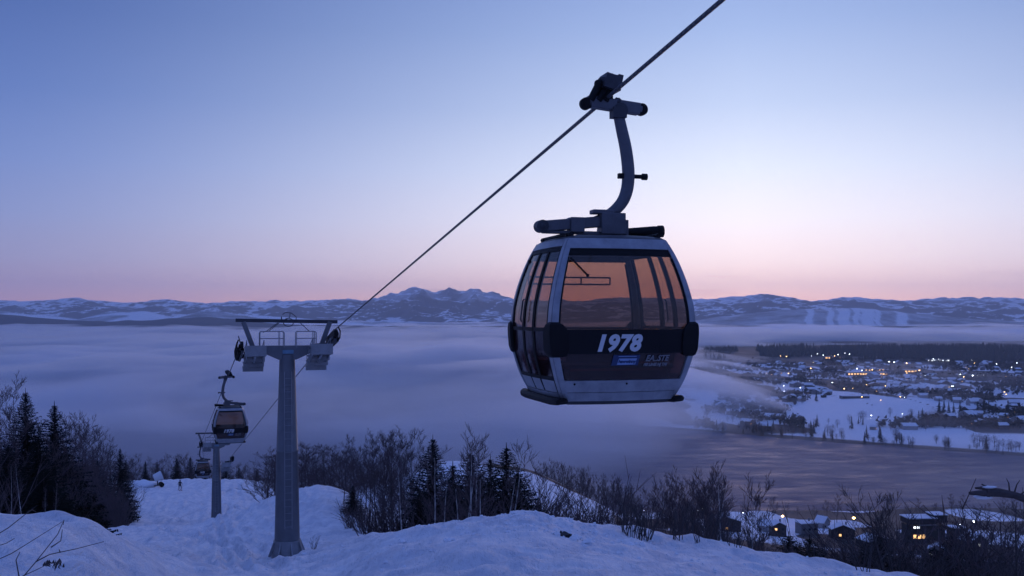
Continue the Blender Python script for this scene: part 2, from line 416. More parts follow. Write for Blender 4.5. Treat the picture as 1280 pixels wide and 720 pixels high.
def ground_material():
    m, nt, out = new_mat('snow_and_earth'); L = nt.links
    b = _n(nt, 'ShaderNodeBsdfPrincipled', Roughness=.75)
    b.inputs['Specular IOR Level'].default_value = .25
    tc = _n(nt, 'ShaderNodeTexCoord')
    cov = _n(nt, 'ShaderNodeAttribute', attribute_name='cover')
    nz = _n(nt, 'ShaderNodeTexNoise', Scale=.35, Detail=8.0, Roughness=.7); L.new(tc.outputs['Object'], nz.inputs['Vector'])
    ad = _n(nt, 'ShaderNodeMath', operation='MULTIPLY_ADD'); ad.inputs[1].default_value = .9; L.new(nz.outputs['Fac'], ad.inputs[0])
    ad.inputs[2].default_value = -.45
    su = _n(nt, 'ShaderNodeMath', operation='ADD'); L.new(cov.outputs['Fac'], su.inputs[0]); L.new(ad.outputs[0], su.inputs[1])
    rp = _n(nt, 'ShaderNodeMapRange', interpolation_type='SMOOTHSTEP'); rp.inputs['From Min'].default_value = .36; rp.inputs['From Max'].default_value = .62
    L.new(su.outputs[0], rp.inputs['Value'])
    # snow colour: very slightly varied, old tracks a touch greyer
    n2 = _n(nt, 'ShaderNodeTexNoise', Scale=.9, Detail=6.0, Roughness=.6); L.new(tc.outputs['Object'], n2.inputs['Vector'])
    cr = _n(nt, 'ShaderNodeValToRGB')
    cr.color_ramp.elements[0].position = .33; cr.color_ramp.elements[0].color = (.54, .58, .66, 1)
    cr.color_ramp.elements[1].position = .60; cr.color_ramp.elements[1].color = (.90, .90, .92, 1)
    ms = _n(nt, 'ShaderNodeMapping'); ms.inputs['Scale'].default_value = (1.0, .22, 1.0); ms.inputs['Rotation'].default_value = (0, 0, .28); L.new(tc.outputs['Object'], ms.inputs['Vector'])
    n5 = _n(nt, 'ShaderNodeTexNoise', Scale=1.1, Detail=7.0, Roughness=.7, Distortion=.7); L.new(ms.outputs[0], n5.inputs['Vector'])
    av = _n(nt, 'ShaderNodeMix', data_type='FLOAT'); av.inputs['Factor'].default_value = .62; L.new(n2.outputs['Fac'], av.inputs['A']); L.new(n5.outputs['Fac'], av.inputs['B'])
    L.new(av.outputs['Result'], cr.inputs['Fac'])
    er = _n(nt, 'ShaderNodeValToRGB')
    er.color_ramp.elements[0].color = (.014, .014, .019, 1); er.color_ramp.elements[1].color = (.040, .039, .047, 1)
    L.new(nz.outputs['Fac'], er.inputs['Fac'])
    mx = _n(nt, 'ShaderNodeMix', data_type='RGBA')
    L.new(rp.outputs['Result'], mx.inputs['Factor']); L.new(cr.outputs['Color'], mx.inputs['A']); L.new(er.outputs['Color'], mx.inputs['B'])
    L.new(mx.outputs['Result'], b.inputs['Base Color'])
    # bumps: crust, drag marks, grains
    mp = _n(nt, 'ShaderNodeMapping'); mp.inputs['Scale'].default_value = (1.0, .35, 1.0); mp.inputs['Rotation'].default_value = (0, 0, .3)
    L.new(tc.outputs['Object'], mp.inputs['Vector'])
    n3 = _n(nt, 'ShaderNodeTexNoise', Scale=2.2, Detail=7.0, Roughness=.62); L.new(mp.outputs[0], n3.inputs['Vector'])
    vo = _n(nt, 'ShaderNodeTexVoronoi', Scale=1.3); vo.feature = 'SMOOTH_F1'; L.new(mp.outputs[0], vo.inputs['Vector'])
    a2 = _n(nt, 'ShaderNodeMath', operation='MULTIPLY_ADD'); a2.inputs[1].default_value = .45
    L.new(vo.outputs['Distance'], a2.inputs[0]); L.new(n3.outputs['Fac'], a2.inputs[2])
    bp = _n(nt, 'ShaderNodeBump', Strength=.9); bp.inputs['Distance'].default_value = .6
    L.new(a2.outputs[0], bp.inputs['Height']); L.new(bp.outputs['Normal'], b.inputs['Normal'])
    L.new(b.outputs[0], out.inputs['Surface'])
    return m
M['ground'] = ground_material()
build_ground()

# ================================================================ river
def river():
    m, nt, out = new_mat('river_water'); L = nt.links
    b = _n(nt, 'ShaderNodeBsdfPrincipled', Roughness=.22)
    b.inputs['Base Color'].default_value = (.045, .07, .15, 1); b.inputs['IOR'].default_value = 1.26; b.inputs['Specular Tint'].default_value = (.48, .64, 1.0, 1)
    tc = _n(nt, 'ShaderNodeTexCoord')
    mp = _n(nt, 'ShaderNodeMapping'); mp.inputs['Scale'].default_value = (.045, .10, .1); mp.inputs['Rotation'].default_value = (0, 0, -.25)
    L.new(tc.outputs['Object'], mp.inputs['Vector'])
    n1 = _n(nt, 'ShaderNodeTexNoise', Scale=1.0, Detail=9.0, Roughness=.72, Distortion=.6); L.new(mp.outputs[0], n1.inputs['Vector'])
    bp = _n(nt, 'ShaderNodeBump', Strength=1.0); bp.inputs['Distance'].default_value = 9.0
    L.new(n1.outputs['Fac'], bp.inputs['Height']); L.new(bp.outputs['Normal'], b.inputs['Normal'])
    n2 = _n(nt, 'ShaderNodeTexNoise', Scale=.55, Detail=5.0, Roughness=.6); L.new(mp.outputs[0], n2.inputs['Vector'])
    rr = _n(nt, 'ShaderNodeMapRange'); rr.inputs['From Min'].default_value = .35; rr.inputs['From Max'].default_value = .65
    rr.inputs['To Min'].default_value = .42; rr.inputs['To Max'].default_value = .7
    L.new(n2.outputs['Fac'], rr.inputs['Value']); L.new(rr.outputs['Result'], b.inputs['Roughness'])
    L.new(b.outputs[0], out.inputs['Surface'])
    xs = np.linspace(-2600, 2600, 60); ys = np.linspace(560, 1750, 24)
    X, Y = np.meshgrid(xs, ys); P = np.stack([X, Y, np.full_like(X, WZ)], -1)
    tag(grid_mesh('river', P, m), kind='structure')
river()

# ================================================================ mountains
def mountain_material():
    m, nt, out = new_mat('mountain_snow_and_rock'); L = nt.links
    b = _n(nt, 'ShaderNodeBsdfPrincipled', Roughness=.8)
    a = _n(nt, 'ShaderNodeAttribute', attribute_name='cover')
    tc = _n(nt, 'ShaderNodeTexCoord')
    nz = _n(nt, 'ShaderNodeTexNoise', Scale=.006, Detail=8.0, Roughness=.7); L.new(tc.outputs['Object'], nz.inputs['Vector'])
    s = _n(nt, 'ShaderNodeMath', operation='MULTIPLY_ADD'); s.inputs[1].default_value = .5
    L.new(nz.outputs['Fac'], s.inputs[0]); L.new(a.outputs['Fac'], s.inputs[2])
    r = _n(nt, 'ShaderNodeValToRGB')
    r.color_ramp.elements[0].position = .52; r.color_ramp.elements[0].color = (.74, .76, .80, 1)
    r.color_ramp.elements[1].position = .88; r.color_ramp.elements[1].color = (.05, .055, .07, 1)
    L.new(s.outputs[0], r.inputs['Fac']); L.new(r.outputs['Color'], b.inputs['Base Color'])
    L.new(b.outputs[0], out.inputs['Surface'])
    return m
M['mountain'] = mountain_material()

def mountain_sheet(d0, d1, dc, prof, nr, nc, amp, seed, cover_fn, px0=-500, px1=1800, sc=420.0, w0=.5):
    """A range built where it stands: crest line at depth dc, its height read off the profile in metres."""
    px = np.linspace(px0, px1, nc); d = np.linspace(d0, d1, nr)
    PX, D = np.meshgrid(px, d)
    X = (PX - HX) / F * dc * (.35 + .65 * D / dc); Y = D
    crest = np.interp(PX, [p[0] for p in prof], [(HY - p[1]) / F * dc for p in prof])
    hh = crest + 165.0
    t = np.where(D < dc, (D - d0) / (dc - d0), (d1 - D) / (d1 - dc))
    t = np.clip(t, 0, 1)
    R = ridged(X / sc, Y / sc, 6, seed) ** 1.15
    calm = np.clip(.88 - .24 * np.exp(-((PX - 560) / 120) ** 2), 0, 1)
    amp = amp * (1 - calm * np.exp(-((D - dc) / (.10 * dc)) ** 2))
    base = t ** .85
    Z = -170 + (hh + 5) * base * (1 - amp + amp * R * 1.35) + hh * .07 * fbm(X / 120, Y / 120, 4, seed + 9) * base
    gx = np.gradient(Z, axis=1) / (np.gradient(X, axis=1) + 1e-9); gy = np.gradient(Z, axis=0) / np.gradient(Y, axis=0)
    slope = np.sqrt(gx * gx + gy * gy)
    c = cover_fn(PX, D, X, Y, Z, slope, R)
    o = grid_mesh('mountains', np.stack([X, Y, Z], -1), M['mountain'])
    a = o.data.attributes.new('cover', 'FLOAT', 'POINT'); a.data.foreach_set('value', np.clip(c, 0, 1).reshape(-1).astype(np.float32))
    tag(o, kind='structure')
    return o
FAR = [(p, y - 4 - 5 * math.exp(-((p - 560) / 80) ** 2)) for p, y in [(-500, 374), (0, 378), (60, 377), (95, 375), (130, 379), (170, 382), (200, 378), (260, 382), (290, 379), (330, 380), (400, 378), (430, 374),
       (460, 377), (490, 370), (505, 367), (520, 362), (545, 369), (562, 367), (575, 371), (600, 368), (616, 370), (632, 376), (700, 377), (780, 374), (868, 377), (900, 374),
       (950, 368), (990, 373), (1010, 379), (1060, 373), (1078, 374), (1110, 379), (1160, 375), (1210, 374), (1280, 376), (1500, 372), (1800, 377)]]
mountain_sheet(9500, 14500, 12200, FAR, 260, 1100, .72, 3,
    lambda PX, D, X, Y, Z, s, R: -.15 + .95 * sstep(.15, .42, s) * (1 - .35 * sstep(40, 180, Z)) + .12 * sstep(0,.2,fbm(X / 700, Y / 700, 3, 4)), sc=560)
MIDP = [(-500, 390), (0, 388), (40, 392), (100, 398), (140, 390), (180, 388), (215, 396), (260, 388), (300, 392), (360, 396), (420, 402), (600, 404), (640, 401), (800, 404),
        (870, 399), (930, 392), (1000, 386), (1060, 384), (1095, 385), (1130, 389), (1180, 394), (1230, 399), (1280, 402), (1800, 398)]
def cov_mid(PX, D, X, Y, Z, s, R):
    runs = np.zeros_like(PX)
    for p, w in ((1030, 2.2), (1047, 5), (1062, 2.5), (1076, 6), (1088, 2), (1005, 2.5), (1118, 5)):
        runs = np.maximum(runs, np.exp(-((PX - p - (D - 7600) / 90 + 3 * np.sin(D / 160)) / w) ** 2))
    left = 1 - sstep(420, 520, PX)
    c = .50 - .8 * runs * sstep(850, 950, PX) + .12 * fbm(X / 160, Y / 160, 3, 6)
    c = c - left * .35 * sstep(.55, .62, vnoise(X / 500, Y / 200, 5))
    return c
mountain_sheet(6600, 9200, 8000, MIDP, 120, 600, .35, 9, cov_mid, sc=500)
LOWP = [(-500, 394), (0, 392), (40, 396), (90, 400), (140, 401), (190, 399), (225, 397), (260, 395), (290, 398), (330, 402), (380, 406), (1800, 408)]
mountain_sheet(5600, 7000, 6300, LOWP, 60, 400, .3, 15, lambda PX, D, X, Y, Z, s, R:   .70 + 0 * PX, sc=380)

# ================================================================ fog and air
def fog_mat(name, dens, g=.55, col=(.89, .93, 1.0)):
    m, nt, out = new_mat(name)
    v = _n(nt, 'ShaderNodeVolumePrincipled')
    v.inputs['Color'].default_value = (*col, 1); v.inputs['Density'].default_value = dens; v.inputs['Anisotropy'].default_value = g
    nt.links.new(v.outputs[0], out.inputs['Volume'])
    try: m.cycles.homogeneous_volume = True
    except Exception: pass
    return m

def fog_bank(name, top_fn, bottom, m, px0, px1, d0, d1, nr, nc, label):
    px = np.linspace(px0, px1, nc); d = np.exp(np.linspace(math.log(d0), math.log(d1), nr))
    PX, D = np.meshgrid(px, d); X = (PX - HX) / F * D; Y = D
    Zt = top_fn(PX, D, X, Y); Zb = np.full_like(Zt, bottom)
    edge = np.zeros_like(Zt, bool); edge[0] = edge[-1] = True; edge[:, 0] = edge[:, -1] = True
    Zt = np.where(edge, bottom + 1, np.maximum(Zt, bottom + 1))
    n = nr * nc
    V = np.concatenate([np.stack([X, Y, Zt], -1).reshape(-1, 3), np.stack([X, Y, Zb], -1).reshape(-1, 3)])
    i, j = np.meshgrid(np.arange(nr - 1), np.arange(nc - 1), indexing='ij')
    a = i * nc + j
    top = np.stack([a, a + 1, a + nc + 1, a + nc], -1).reshape(-1, 4)
    bot = top[:, ::-1] + n
    fs = [top, bot]
    k = np.arange(nc - 1); fs.append(np.stack([k + 1, k, k + n, k + 1 + n], -1)); k2 = k + (nr - 1) * nc; fs.append(np.stack([k2, k2 + 1, k2 + 1 + n, k2 + n], -1))
    k = np.arange(nr - 1) * nc; fs.append(np.stack([k, k + nc, k + nc + n, k + n], -1)); k2 = k + nc - 1; fs.append(np.stack([k2 + nc, k2, k2 + n, k2 + nc + n], -1))
    q = np.concatenate(fs)
    me = bpy.data.meshes.new(name); me.vertices.add(len(V)); me.vertices.foreach_set('co', V.reshape(-1).astype(np.float32))
    me.loops.add(q.size); me.loops.foreach_set('vertex_index', q.reshape(-1).astype(np.int32))
    me.polygons.add(len(q)); me.polygons.foreach_set('loop_start', (np.arange(len(q)) * 4).astype(np.int32))
    me.update(calc_edges=True); me.materials.append(m)
    o = bpy.data.objects.new(name, me); COL.objects.link(o)
    tag(o, label, 'fog', kind='stuff')
    return o

def fog_edge(PX, D, X, Y):
    """1 inside the fog-filled left of the valley, 0 over the river bend and the town on the right."""
    e = 900 + 70 * fbm(X / 500 + 3, Y / 700, 3, 14) + 50 * fbm(X / 160, Y / 260, 3, 15)
    e = e - 150 * (1 - sstep(700, 1300, D)) + 20 * sstep(1500, 3500, D)
    e = e + 60 * np.exp(-((D - 1750) / 500.) ** 2)
    return 1 - sstep(-230, 190, PX - e)
def top_main(PX, D, X, Y):
    e = fog_edge(PX, D, X, Y)
    back = sstep(3350, 4300, D)
    big = fbm(X / 900, Y / 1500, 4, 16); sm = fbm(X / 240, Y / 420, 4, 17)
    t = -114 + 20 * big * sstep(1300, 4000, D) + 8 * big + 8 * sm
    bil = np.abs(vnoise(X / 300, Y / 520, 61) * 2 - 1) * .6 + np.abs(vnoise(X / 120, Y / 230, 63) * 2 - 1) * .4
    t = t + 20 * (bil - .4) * sstep(1300, 3500, D)
    t = t - 20 * (1 - sstep(620, 1050, D))
    left = -153 + (t + 153) * e ** 2.0
    rb = -104 + 34 * big + 16 * sm + 34 * (bil - .4)
    right = -153 + (rb + 153) * back ** 1.6
    mist = -153 + (10 + 7 * fbm(X / 160, Y / 240, 3, 66)) * sstep(640, 800, D) * (1 - sstep(1080, 1330, D))
    return np.maximum(np.maximum(left, right), mist)
FOG_D, FOG_D2, HAZE_D = .0044, .017, 5.0e-5
fog_bank('fog_bank', top_main, -175, fog_mat('valley_fog', FOG_D), -700, 1900, 520, 9300, 330, 520, 'pale lilac fog filling the valley under the mountains')
def top_thin(PX, D, X, Y):
    e = fog_edge(PX - 60, D, X, Y)
    back = sstep(3500, 4300, D)
    n = fbm(X / 700 + 5, Y / 1100, 4, 26)
    t = -92 + 30 * n + 18 * fbm(X / 200, Y / 300, 3, 27) 
    t = t - 30 * (1 - sstep(700, 1500, D))
    return np.maximum(-150 + (t + 150) * e ** 1.6, -150 + (60 + 26 * n) * back)
def wisp_mat():
    m = fog_mat('thin_fog', FOG_D2); nt = m.node_tree; L = nt.links
    try: m.cycles.homogeneous_volume = False
    except Exception: pass
    v = [n for n in nt.nodes if n.type == 'PRINCIPLED_VOLUME'][0]
    tc = _n(nt, 'ShaderNodeTexCoord'); mp = _n(nt, 'ShaderNodeMapping'); mp.inputs['Scale'].default_value = (1 / 430, 1 / 620, 1 / 55)
    L.new(tc.outputs['Object'], mp.inputs['Vector'])
    nz = _n(nt, 'ShaderNodeTexNoise', Scale=1.0, Detail=4.0, Roughness=.6, Distortion=.5); L.new(mp.outputs[0], nz.inputs['Vector'])
    r = _n(nt, 'ShaderNodeMapRange', interpolation_type='SMOOTHSTEP'); r.inputs['From Min'].default_value = .42; r.inputs['From Max'].default_value = .72
    r.inputs['To Max'].default_value = FOG_D2; L.new(nz.outputs['Fac'], r.inputs['Value']); L.new(r.outputs[0], v.inputs['Density'])
    return m
SC.cycles.volume_step_rate = .25; SC.cycles.volume_max_steps = 256
fog_bank('fog_veil', top_thin, -135, wisp_mat(), -700, 1900, 600, 9600, 150, 260, 'thin upper layer of fog drifting over the valley')

def haze():
    b = MB(); b.box((0, 0, 130), (33000, 33000, 650))
    m, nt, out = new_mat('haze_air')
    v = _n(nt, 'ShaderNodeVolumePrincipled'); v.inputs['Color'].default_value = (.86, .92, 1.0, 1)
    v.inputs['Density'].default_value = HAZE_D; v.inputs['Anisotropy'].default_value = .35
    nt.links.new(v.outputs[0], out.inputs['Volume'])
    try: m.cycles.homogeneous_volume = True
    except Exception: pass
    o = b.build('haze', m); tag(o, 'thin blue evening haze over the whole valley', 'haze', kind='stuff')
haze()

# ================================================================ sky, sun, camera
GLOW_AZ = math.atan((930 - HX) / F)          # the brightest part of the horizon, radians right of straight ahead
def world():
    w = bpy.data.worlds.new('World'); SC.world = w; w.use_nodes = True
    nt = w.node_tree; nt.nodes.clear(); L = nt.links
    out = _n(nt, 'ShaderNodeOutputWorld'); bg = _n(nt, 'ShaderNodeBackground')
    tc = _n(nt, 'ShaderNodeTexCoord'); sp = _n(nt, 'ShaderNodeSeparateXYZ'); L.new(tc.outputs['Generated'], sp.inputs[0])
    def ramp(stops):
        r = _n(nt, 'ShaderNodeValToRGB'); els = r.color_ramp.elements
        r.color_ramp.interpolation = 'EASE' if False else 'LINEAR'
        while len(els) > 1: els.remove(els[0])
        els[0].position = stops[0][0]; els[0].color = (*stops[0][1], 1)
        for p, c in stops[1:]:
            e = els.new(p); e.color = (*c, 1)
        L.new(el.outputs[0], r.inputs['Fac'])
        return r
    el = _n(nt, 'ShaderNodeMath', operation='MAXIMUM'); el.inputs[1].default_value = 0.0; L.new(sp.outputs['Z'], el.inputs[0])
    def s2l(r, g, b):
        return tuple(((c / 255 + .055) / 1.055) ** 2.4 if c > 10 else c / 255 / 12.92 for c in (r, g, b))
    def x_(k, c): return tuple(v * k for v in c)
    def x_(k, c): return tuple(v * k for v in c)
    A = ramp([(0, x_(1.3, s2l(255, 198, 178))), (.010, x_(1.25, s2l(255, 206, 192))), (.025, x_(1.22, s2l(250, 216, 210))), (.05, x_(1.2, s2l(244, 226, 228))), (.09, x_(1.16, s2l(234, 230, 240))), (.14, x_(1.08, s2l(216, 224, 243))),
              (.20, s2l(188, 204, 236)), (.27, s2l(156, 178, 222)), (.34, s2l(128, 152, 206)), (.5, s2l(110, 134, 200)), (.7, s2l(92, 118, 192)), (1.0, s2l(88, 114, 192))])
    B = ramp([(0, s2l(182, 136, 150)), (.010, s2l(178, 142, 160)), (.025, s2l(160, 142, 172)), (.05, s2l(144, 144, 184)), (.09, s2l(126, 140, 190)), (.14, s2l(108, 130, 188)),
              (.20, s2l(88, 114, 176)), (.27, s2l(72, 98, 160)), (.34, s2l(64, 90, 154)), (.5, s2l(80, 104, 172)), (.7, s2l(86, 112, 188)), (1.0, s2l(88, 114, 192))])
    C = ramp([(0, s2l(96, 106, 156)), (.1, s2l(96, 110, 166)), (.3, s2l(84, 108, 178)), (1.0, s2l(88, 114, 192))])
    # azimuth: angle between the horizontal direction and the glow
    dp = _n(nt, 'ShaderNodeVectorMath', operation='DOT_PRODUCT'); fl = _n(nt, 'ShaderNodeCombineXYZ')
    L.new(sp.outputs['X'], fl.inputs['X']); L.new(sp.outputs['Y'], fl.inputs['Y'])
    nm = _n(nt, 'ShaderNodeVectorMath', operation='NORMALIZE'); L.new(fl.outputs[0], nm.inputs[0])
    L.new(nm.outputs[0], dp.inputs[0]); dp.inputs[1].default_value = (math.sin(GLOW_AZ), math.cos(GLOW_AZ), 0)
    ac = _n(nt, 'ShaderNodeMath', operation='ARCCOSINE'); L.new(dp.outputs['Value'], ac.inputs[0])
    f1 = _n(nt, 'ShaderNodeMapRange', interpolation_type='SMOOTHSTEP'); f1.inputs['From Min'].default_value = -.10; f1.inputs['From Max'].default_value = .78
    L.new(ac.outputs[0], f1.inputs['Value'])
    f2 = _n(nt, 'ShaderNodeMapRange', interpolation_type='SMOOTHSTEP'); f2.inputs['From Min'].default_value = .55; f2.inputs['From Max'].default_value = 1.9
    L.new(ac.outputs[0], f2.inputs['Value'])
    m1 = _n(nt, 'ShaderNodeMix', data_type='RGBA'); L.new(f1.outputs[0], m1.inputs['Factor']); L.new(A.outputs[0], m1.inputs['A']); L.new(B.outputs[0], m1.inputs['B'])
    m2 = _n(nt, 'ShaderNodeMix', data_type='RGBA'); L.new(f2.outputs[0], m2.inputs['Factor']); L.new(m1.outputs['Result'], m2.inputs['A']); L.new(C.outputs[0], m2.inputs['B'])
    # physical sky adds its own faint scatter on top
    sky = _n(nt, 'ShaderNodeTexSky'); sky.sky_type = 'NISHITA'; sky.sun_disc = False
    sky.sun_elevation = math.radians(1.0); sky.sun_rotation = GLOW_AZ; sky.altitude = 300; sky.dust_density = .5
    sm = _n(nt, 'ShaderNodeMix', data_type='RGBA', blend_type='ADD'); sm.inputs['Factor'].default_value = SKY_ADD
    L.new(m2.outputs['Result'], sm.inputs['A']); L.new(sky.outputs[0], sm.inputs['B'])
    # faint streak clouds near the horizon
    mp = _n(nt, 'ShaderNodeMapping'); mp.inputs['Scale'].default_value = (5, 5, 60); L.new(tc.outputs['Generated'], mp.inputs['Vector'])
    nz = _n(nt, 'ShaderNodeTexNoise', Scale=1.4, Detail=5.0, Roughness=.55); L.new(mp.outputs[0], nz.inputs['Vector'])
    cm = _n(nt, 'ShaderNodeMapRange', interpolation_type='SMOOTHSTEP'); cm.inputs['From Min'].default_value = .56; cm.inputs['From Max'].default_value = .72
    L.new(nz.outputs['Fac'], cm.inputs['Value'])
    em = _n(nt, 'ShaderNodeMapRange', interpolation_type='SMOOTHSTEP'); em.inputs['From Min'].default_value = .055; em.inputs['From Max'].default_value = .012
    L.new(sp.outputs['Z'], em.inputs['Value'])
    mm = _n(nt, 'ShaderNodeMath', operation='MULTIPLY'); L.new(cm.outputs[0], mm.inputs[0]); L.new(em.outputs[0], mm.inputs[1])
    m4 = _n(nt, 'ShaderNodeMath', operation='MULTIPLY'); L.new(mm.outputs[0], m4.inputs[0]); m4.inputs[1].default_value = .22
    m3 = _n(nt, 'ShaderNodeMix', data_type='RGBA'); L.new(m4.outputs[0], m3.inputs['Factor']); L.new(sm.outputs['Result'], m3.inputs['A']); m3.inputs['B'].default_value = (*s2l(110, 98, 140), 1)
    L.new(m3.outputs['Result'], bg.inputs['Color']); bg.inputs['Strength'].default_value = 1.22
    L.new(bg.outputs[0], out.inputs['Surface'])
SKY_ADD = .006
world()
sl = bpy.data.lights.new('sun', 'SUN'); sl.energy = .24; sl.angle = math.radians(14); sl.color = (1.0, .66, .66)
so = bpy.data.objects.new('sun', sl); COL.objects.link(so)
sd = Vector((math.sin(GLOW_AZ), math.cos(GLOW_AZ), math.tan(math.radians(7.0)))).normalized()
so.rotation_euler = sd.to_track_quat('Z', 'Y').to_euler()

cd = bpy.data.cameras.new('camera'); cd.sensor_width = 36; cd.lens = F / 1280 * 36; cd.shift_y = (HY - 360) / 1280
cd.clip_start = .1; cd.clip_end = 60000
cam = bpy.data.objects.new('camera', cd); COL.objects.link(cam); cam.rotation_euler = (PI / 2, 0, 0); SC.camera = cam
SC.render.engine = 'CYCLES'
SC.cycles.use_denoising = True
SC.cycles.volume_bounces = 12; SC.cycles.max_bounces = 12; SC.cycles.transparent_max_bounces = 24
SC.cycles.sample_clamp_indirect = 3.0
SC.view_settings.view_transform = 'Standard'; SC.view_settings.look = 'None'; SC.view_settings.gamma = 1; SC.view_settings.exposure = 0
SC.view_settings.use_curve_mapping = False
# ================================================================ ropeway
def curve_k(zs, ks):
    zz = np.linspace(zs[0], zs[-1], 200); kk = np.interp(zz, zs, ks)
    for _ in range(60):
        kk[1:-1] = (kk[:-2] + 2 * kk[1:-1] + kk[2:]) / 4
    return lambda z: float(np.interp(z, zz, kk))
CH = 2.12
kx = curve_k([0, .12, .3, .6, .95, 1.25, 1.55, 1.8, 2.0, 2.12], [.755, .82, .895, .98, 1.005, .98, .91, .83, .75, .685])
ky = curve_k([0, .12, .3, .6, .95, 1.25, 1.55, 1.8, 2.0, 2.12], [.80, .86, .925, .985, 1.0, .985, .93, .865, .79, .735])
CW, CL, BOWE, BOWS = 1.0, .94, .095, .055
def surf(face, s, z, off=0.0):
    kind, sg = face
    def p(s, z):
        if kind == 'end': return Vector((s * CW * kx(z), sg * (CL * ky(z) + BOWE * (1 - s * s)), z))
        return Vector((sg * (CW * kx(z) + BOWS * (1 - s * s)), s * CL * ky(z), z))
    a = p(s, z)
    if off:
        n = (p(s + .01, z) - p(s - .01, z)).cross(p(s, z + .01) - p(s, z - .01)).normalized()
        if n.dot(Vector((0, sg, 0)) if kind == 'end' else Vector((sg, 0, 0))) < 0: n = -n
        a = a + n * off
    return a
def patch(mb, face, s0, s1, z0, z1, off, th, ns=8, nz=10, slant=0.0, mat=None):
    """A curved plate lying on the cabin surface: its outer skin at off, th thick."""
    def S(i, j):
        z = z0 + (z1 - z0) * j / nz; s = s0 + (s1 - s0) * i / ns
        return s, z
    vo = [surf(face, *S(i, j), off) for j in range(nz + 1) for i in range(ns + 1)]
    vi = [surf(face, *S(i, j), off - th) for j in range(nz + 1) for i in range(ns + 1)]
    n = len(vo); w = ns + 1; fs = []
    for j in range(nz):
        for i in range(ns):
            a = j * w + i
            fs.append((a, a + 1, a + w + 1, a + w)); fs.append((a + n, a + w + n, a + w + 1 + n, a + 1 + n))
    for i in range(ns):
        fs.append((i + 1, i, i + n, i + 1 + n)); a = nz * w + i; fs.append((a, a + 1, a + 1 + n, a + n))
    for j in range(nz):
        a = j * w; fs.append((a, a + w, a + w + n, a + n)); a = j * w + ns; fs.append((a + w, a, a + n, a + w + n))
    mb.add(vo + vi, fs, mat)

def text_mesh(body, size, shear=.0, extrude=.004, offset=0.0, spacing=1.0):
    cu = bpy.data.curves.new('lettering', 'FONT'); cu.body = body; cu.size = size; cu.shear = shear
    cu.extrude = extrude; cu.offset = offset; cu.align_x = 'CENTER'; cu.align_y = 'CENTER'; cu.space_character = spacing
    cu.resolution_u = 3
    o = bpy.data.objects.new('lettering', cu); COL.objects.link(o)
    bpy.context.view_layer.update()
    me = bpy.data.meshes.new_from_object(o.evaluated_get(bpy.context.evaluated_depsgraph_get()))
    bpy.data.objects.remove(o); bpy.data.curves.remove(cu)
    return me
def on_face(me, s_c, zc, off, parent, name, m, sx=1.0):
    """Lay flat lettering (x right, y up) on the uphill end face."""
    for v in me.vertices:
        x, y, e = v.co.x * sx, v.co.y, v.co.z
        z = zc + y; s = s_c + x / (CW * kx(z))
        p = surf(('end', -1), s, z, off + e)
        v.co = p
    me.materials.clear(); me.materials.append(m)
    o = bpy.data.objects.new(name, me); COL.objects.link(o); o.parent = parent
    return o
def quad_me(pts, nseg=8, th=.003):
    """parallelogram plate in lettering space"""
    (x0, y0), (x1, y1), (x2, y2), (x3, y3) = pts
    vs = []; fs = []
    for e in (th, -th):
        for j in range(2):
            for i in range(nseg + 1):
                t = i / nseg
                a = (x0 + (x1 - x0) * t, y0 + (y1 - y0) * t) if j == 0 else (x3 + (x2 - x3) * t, y3 + (y2 - y3) * t)
                vs.append((a[0], a[1], e))
    w = nseg + 1
    for i in range(nseg): fs.append((i, i + 1, w + i + 1, w + i))
    me = bpy.data.meshes.new('plate'); me.from_pydata(vs[:2 * w], [], fs); return me

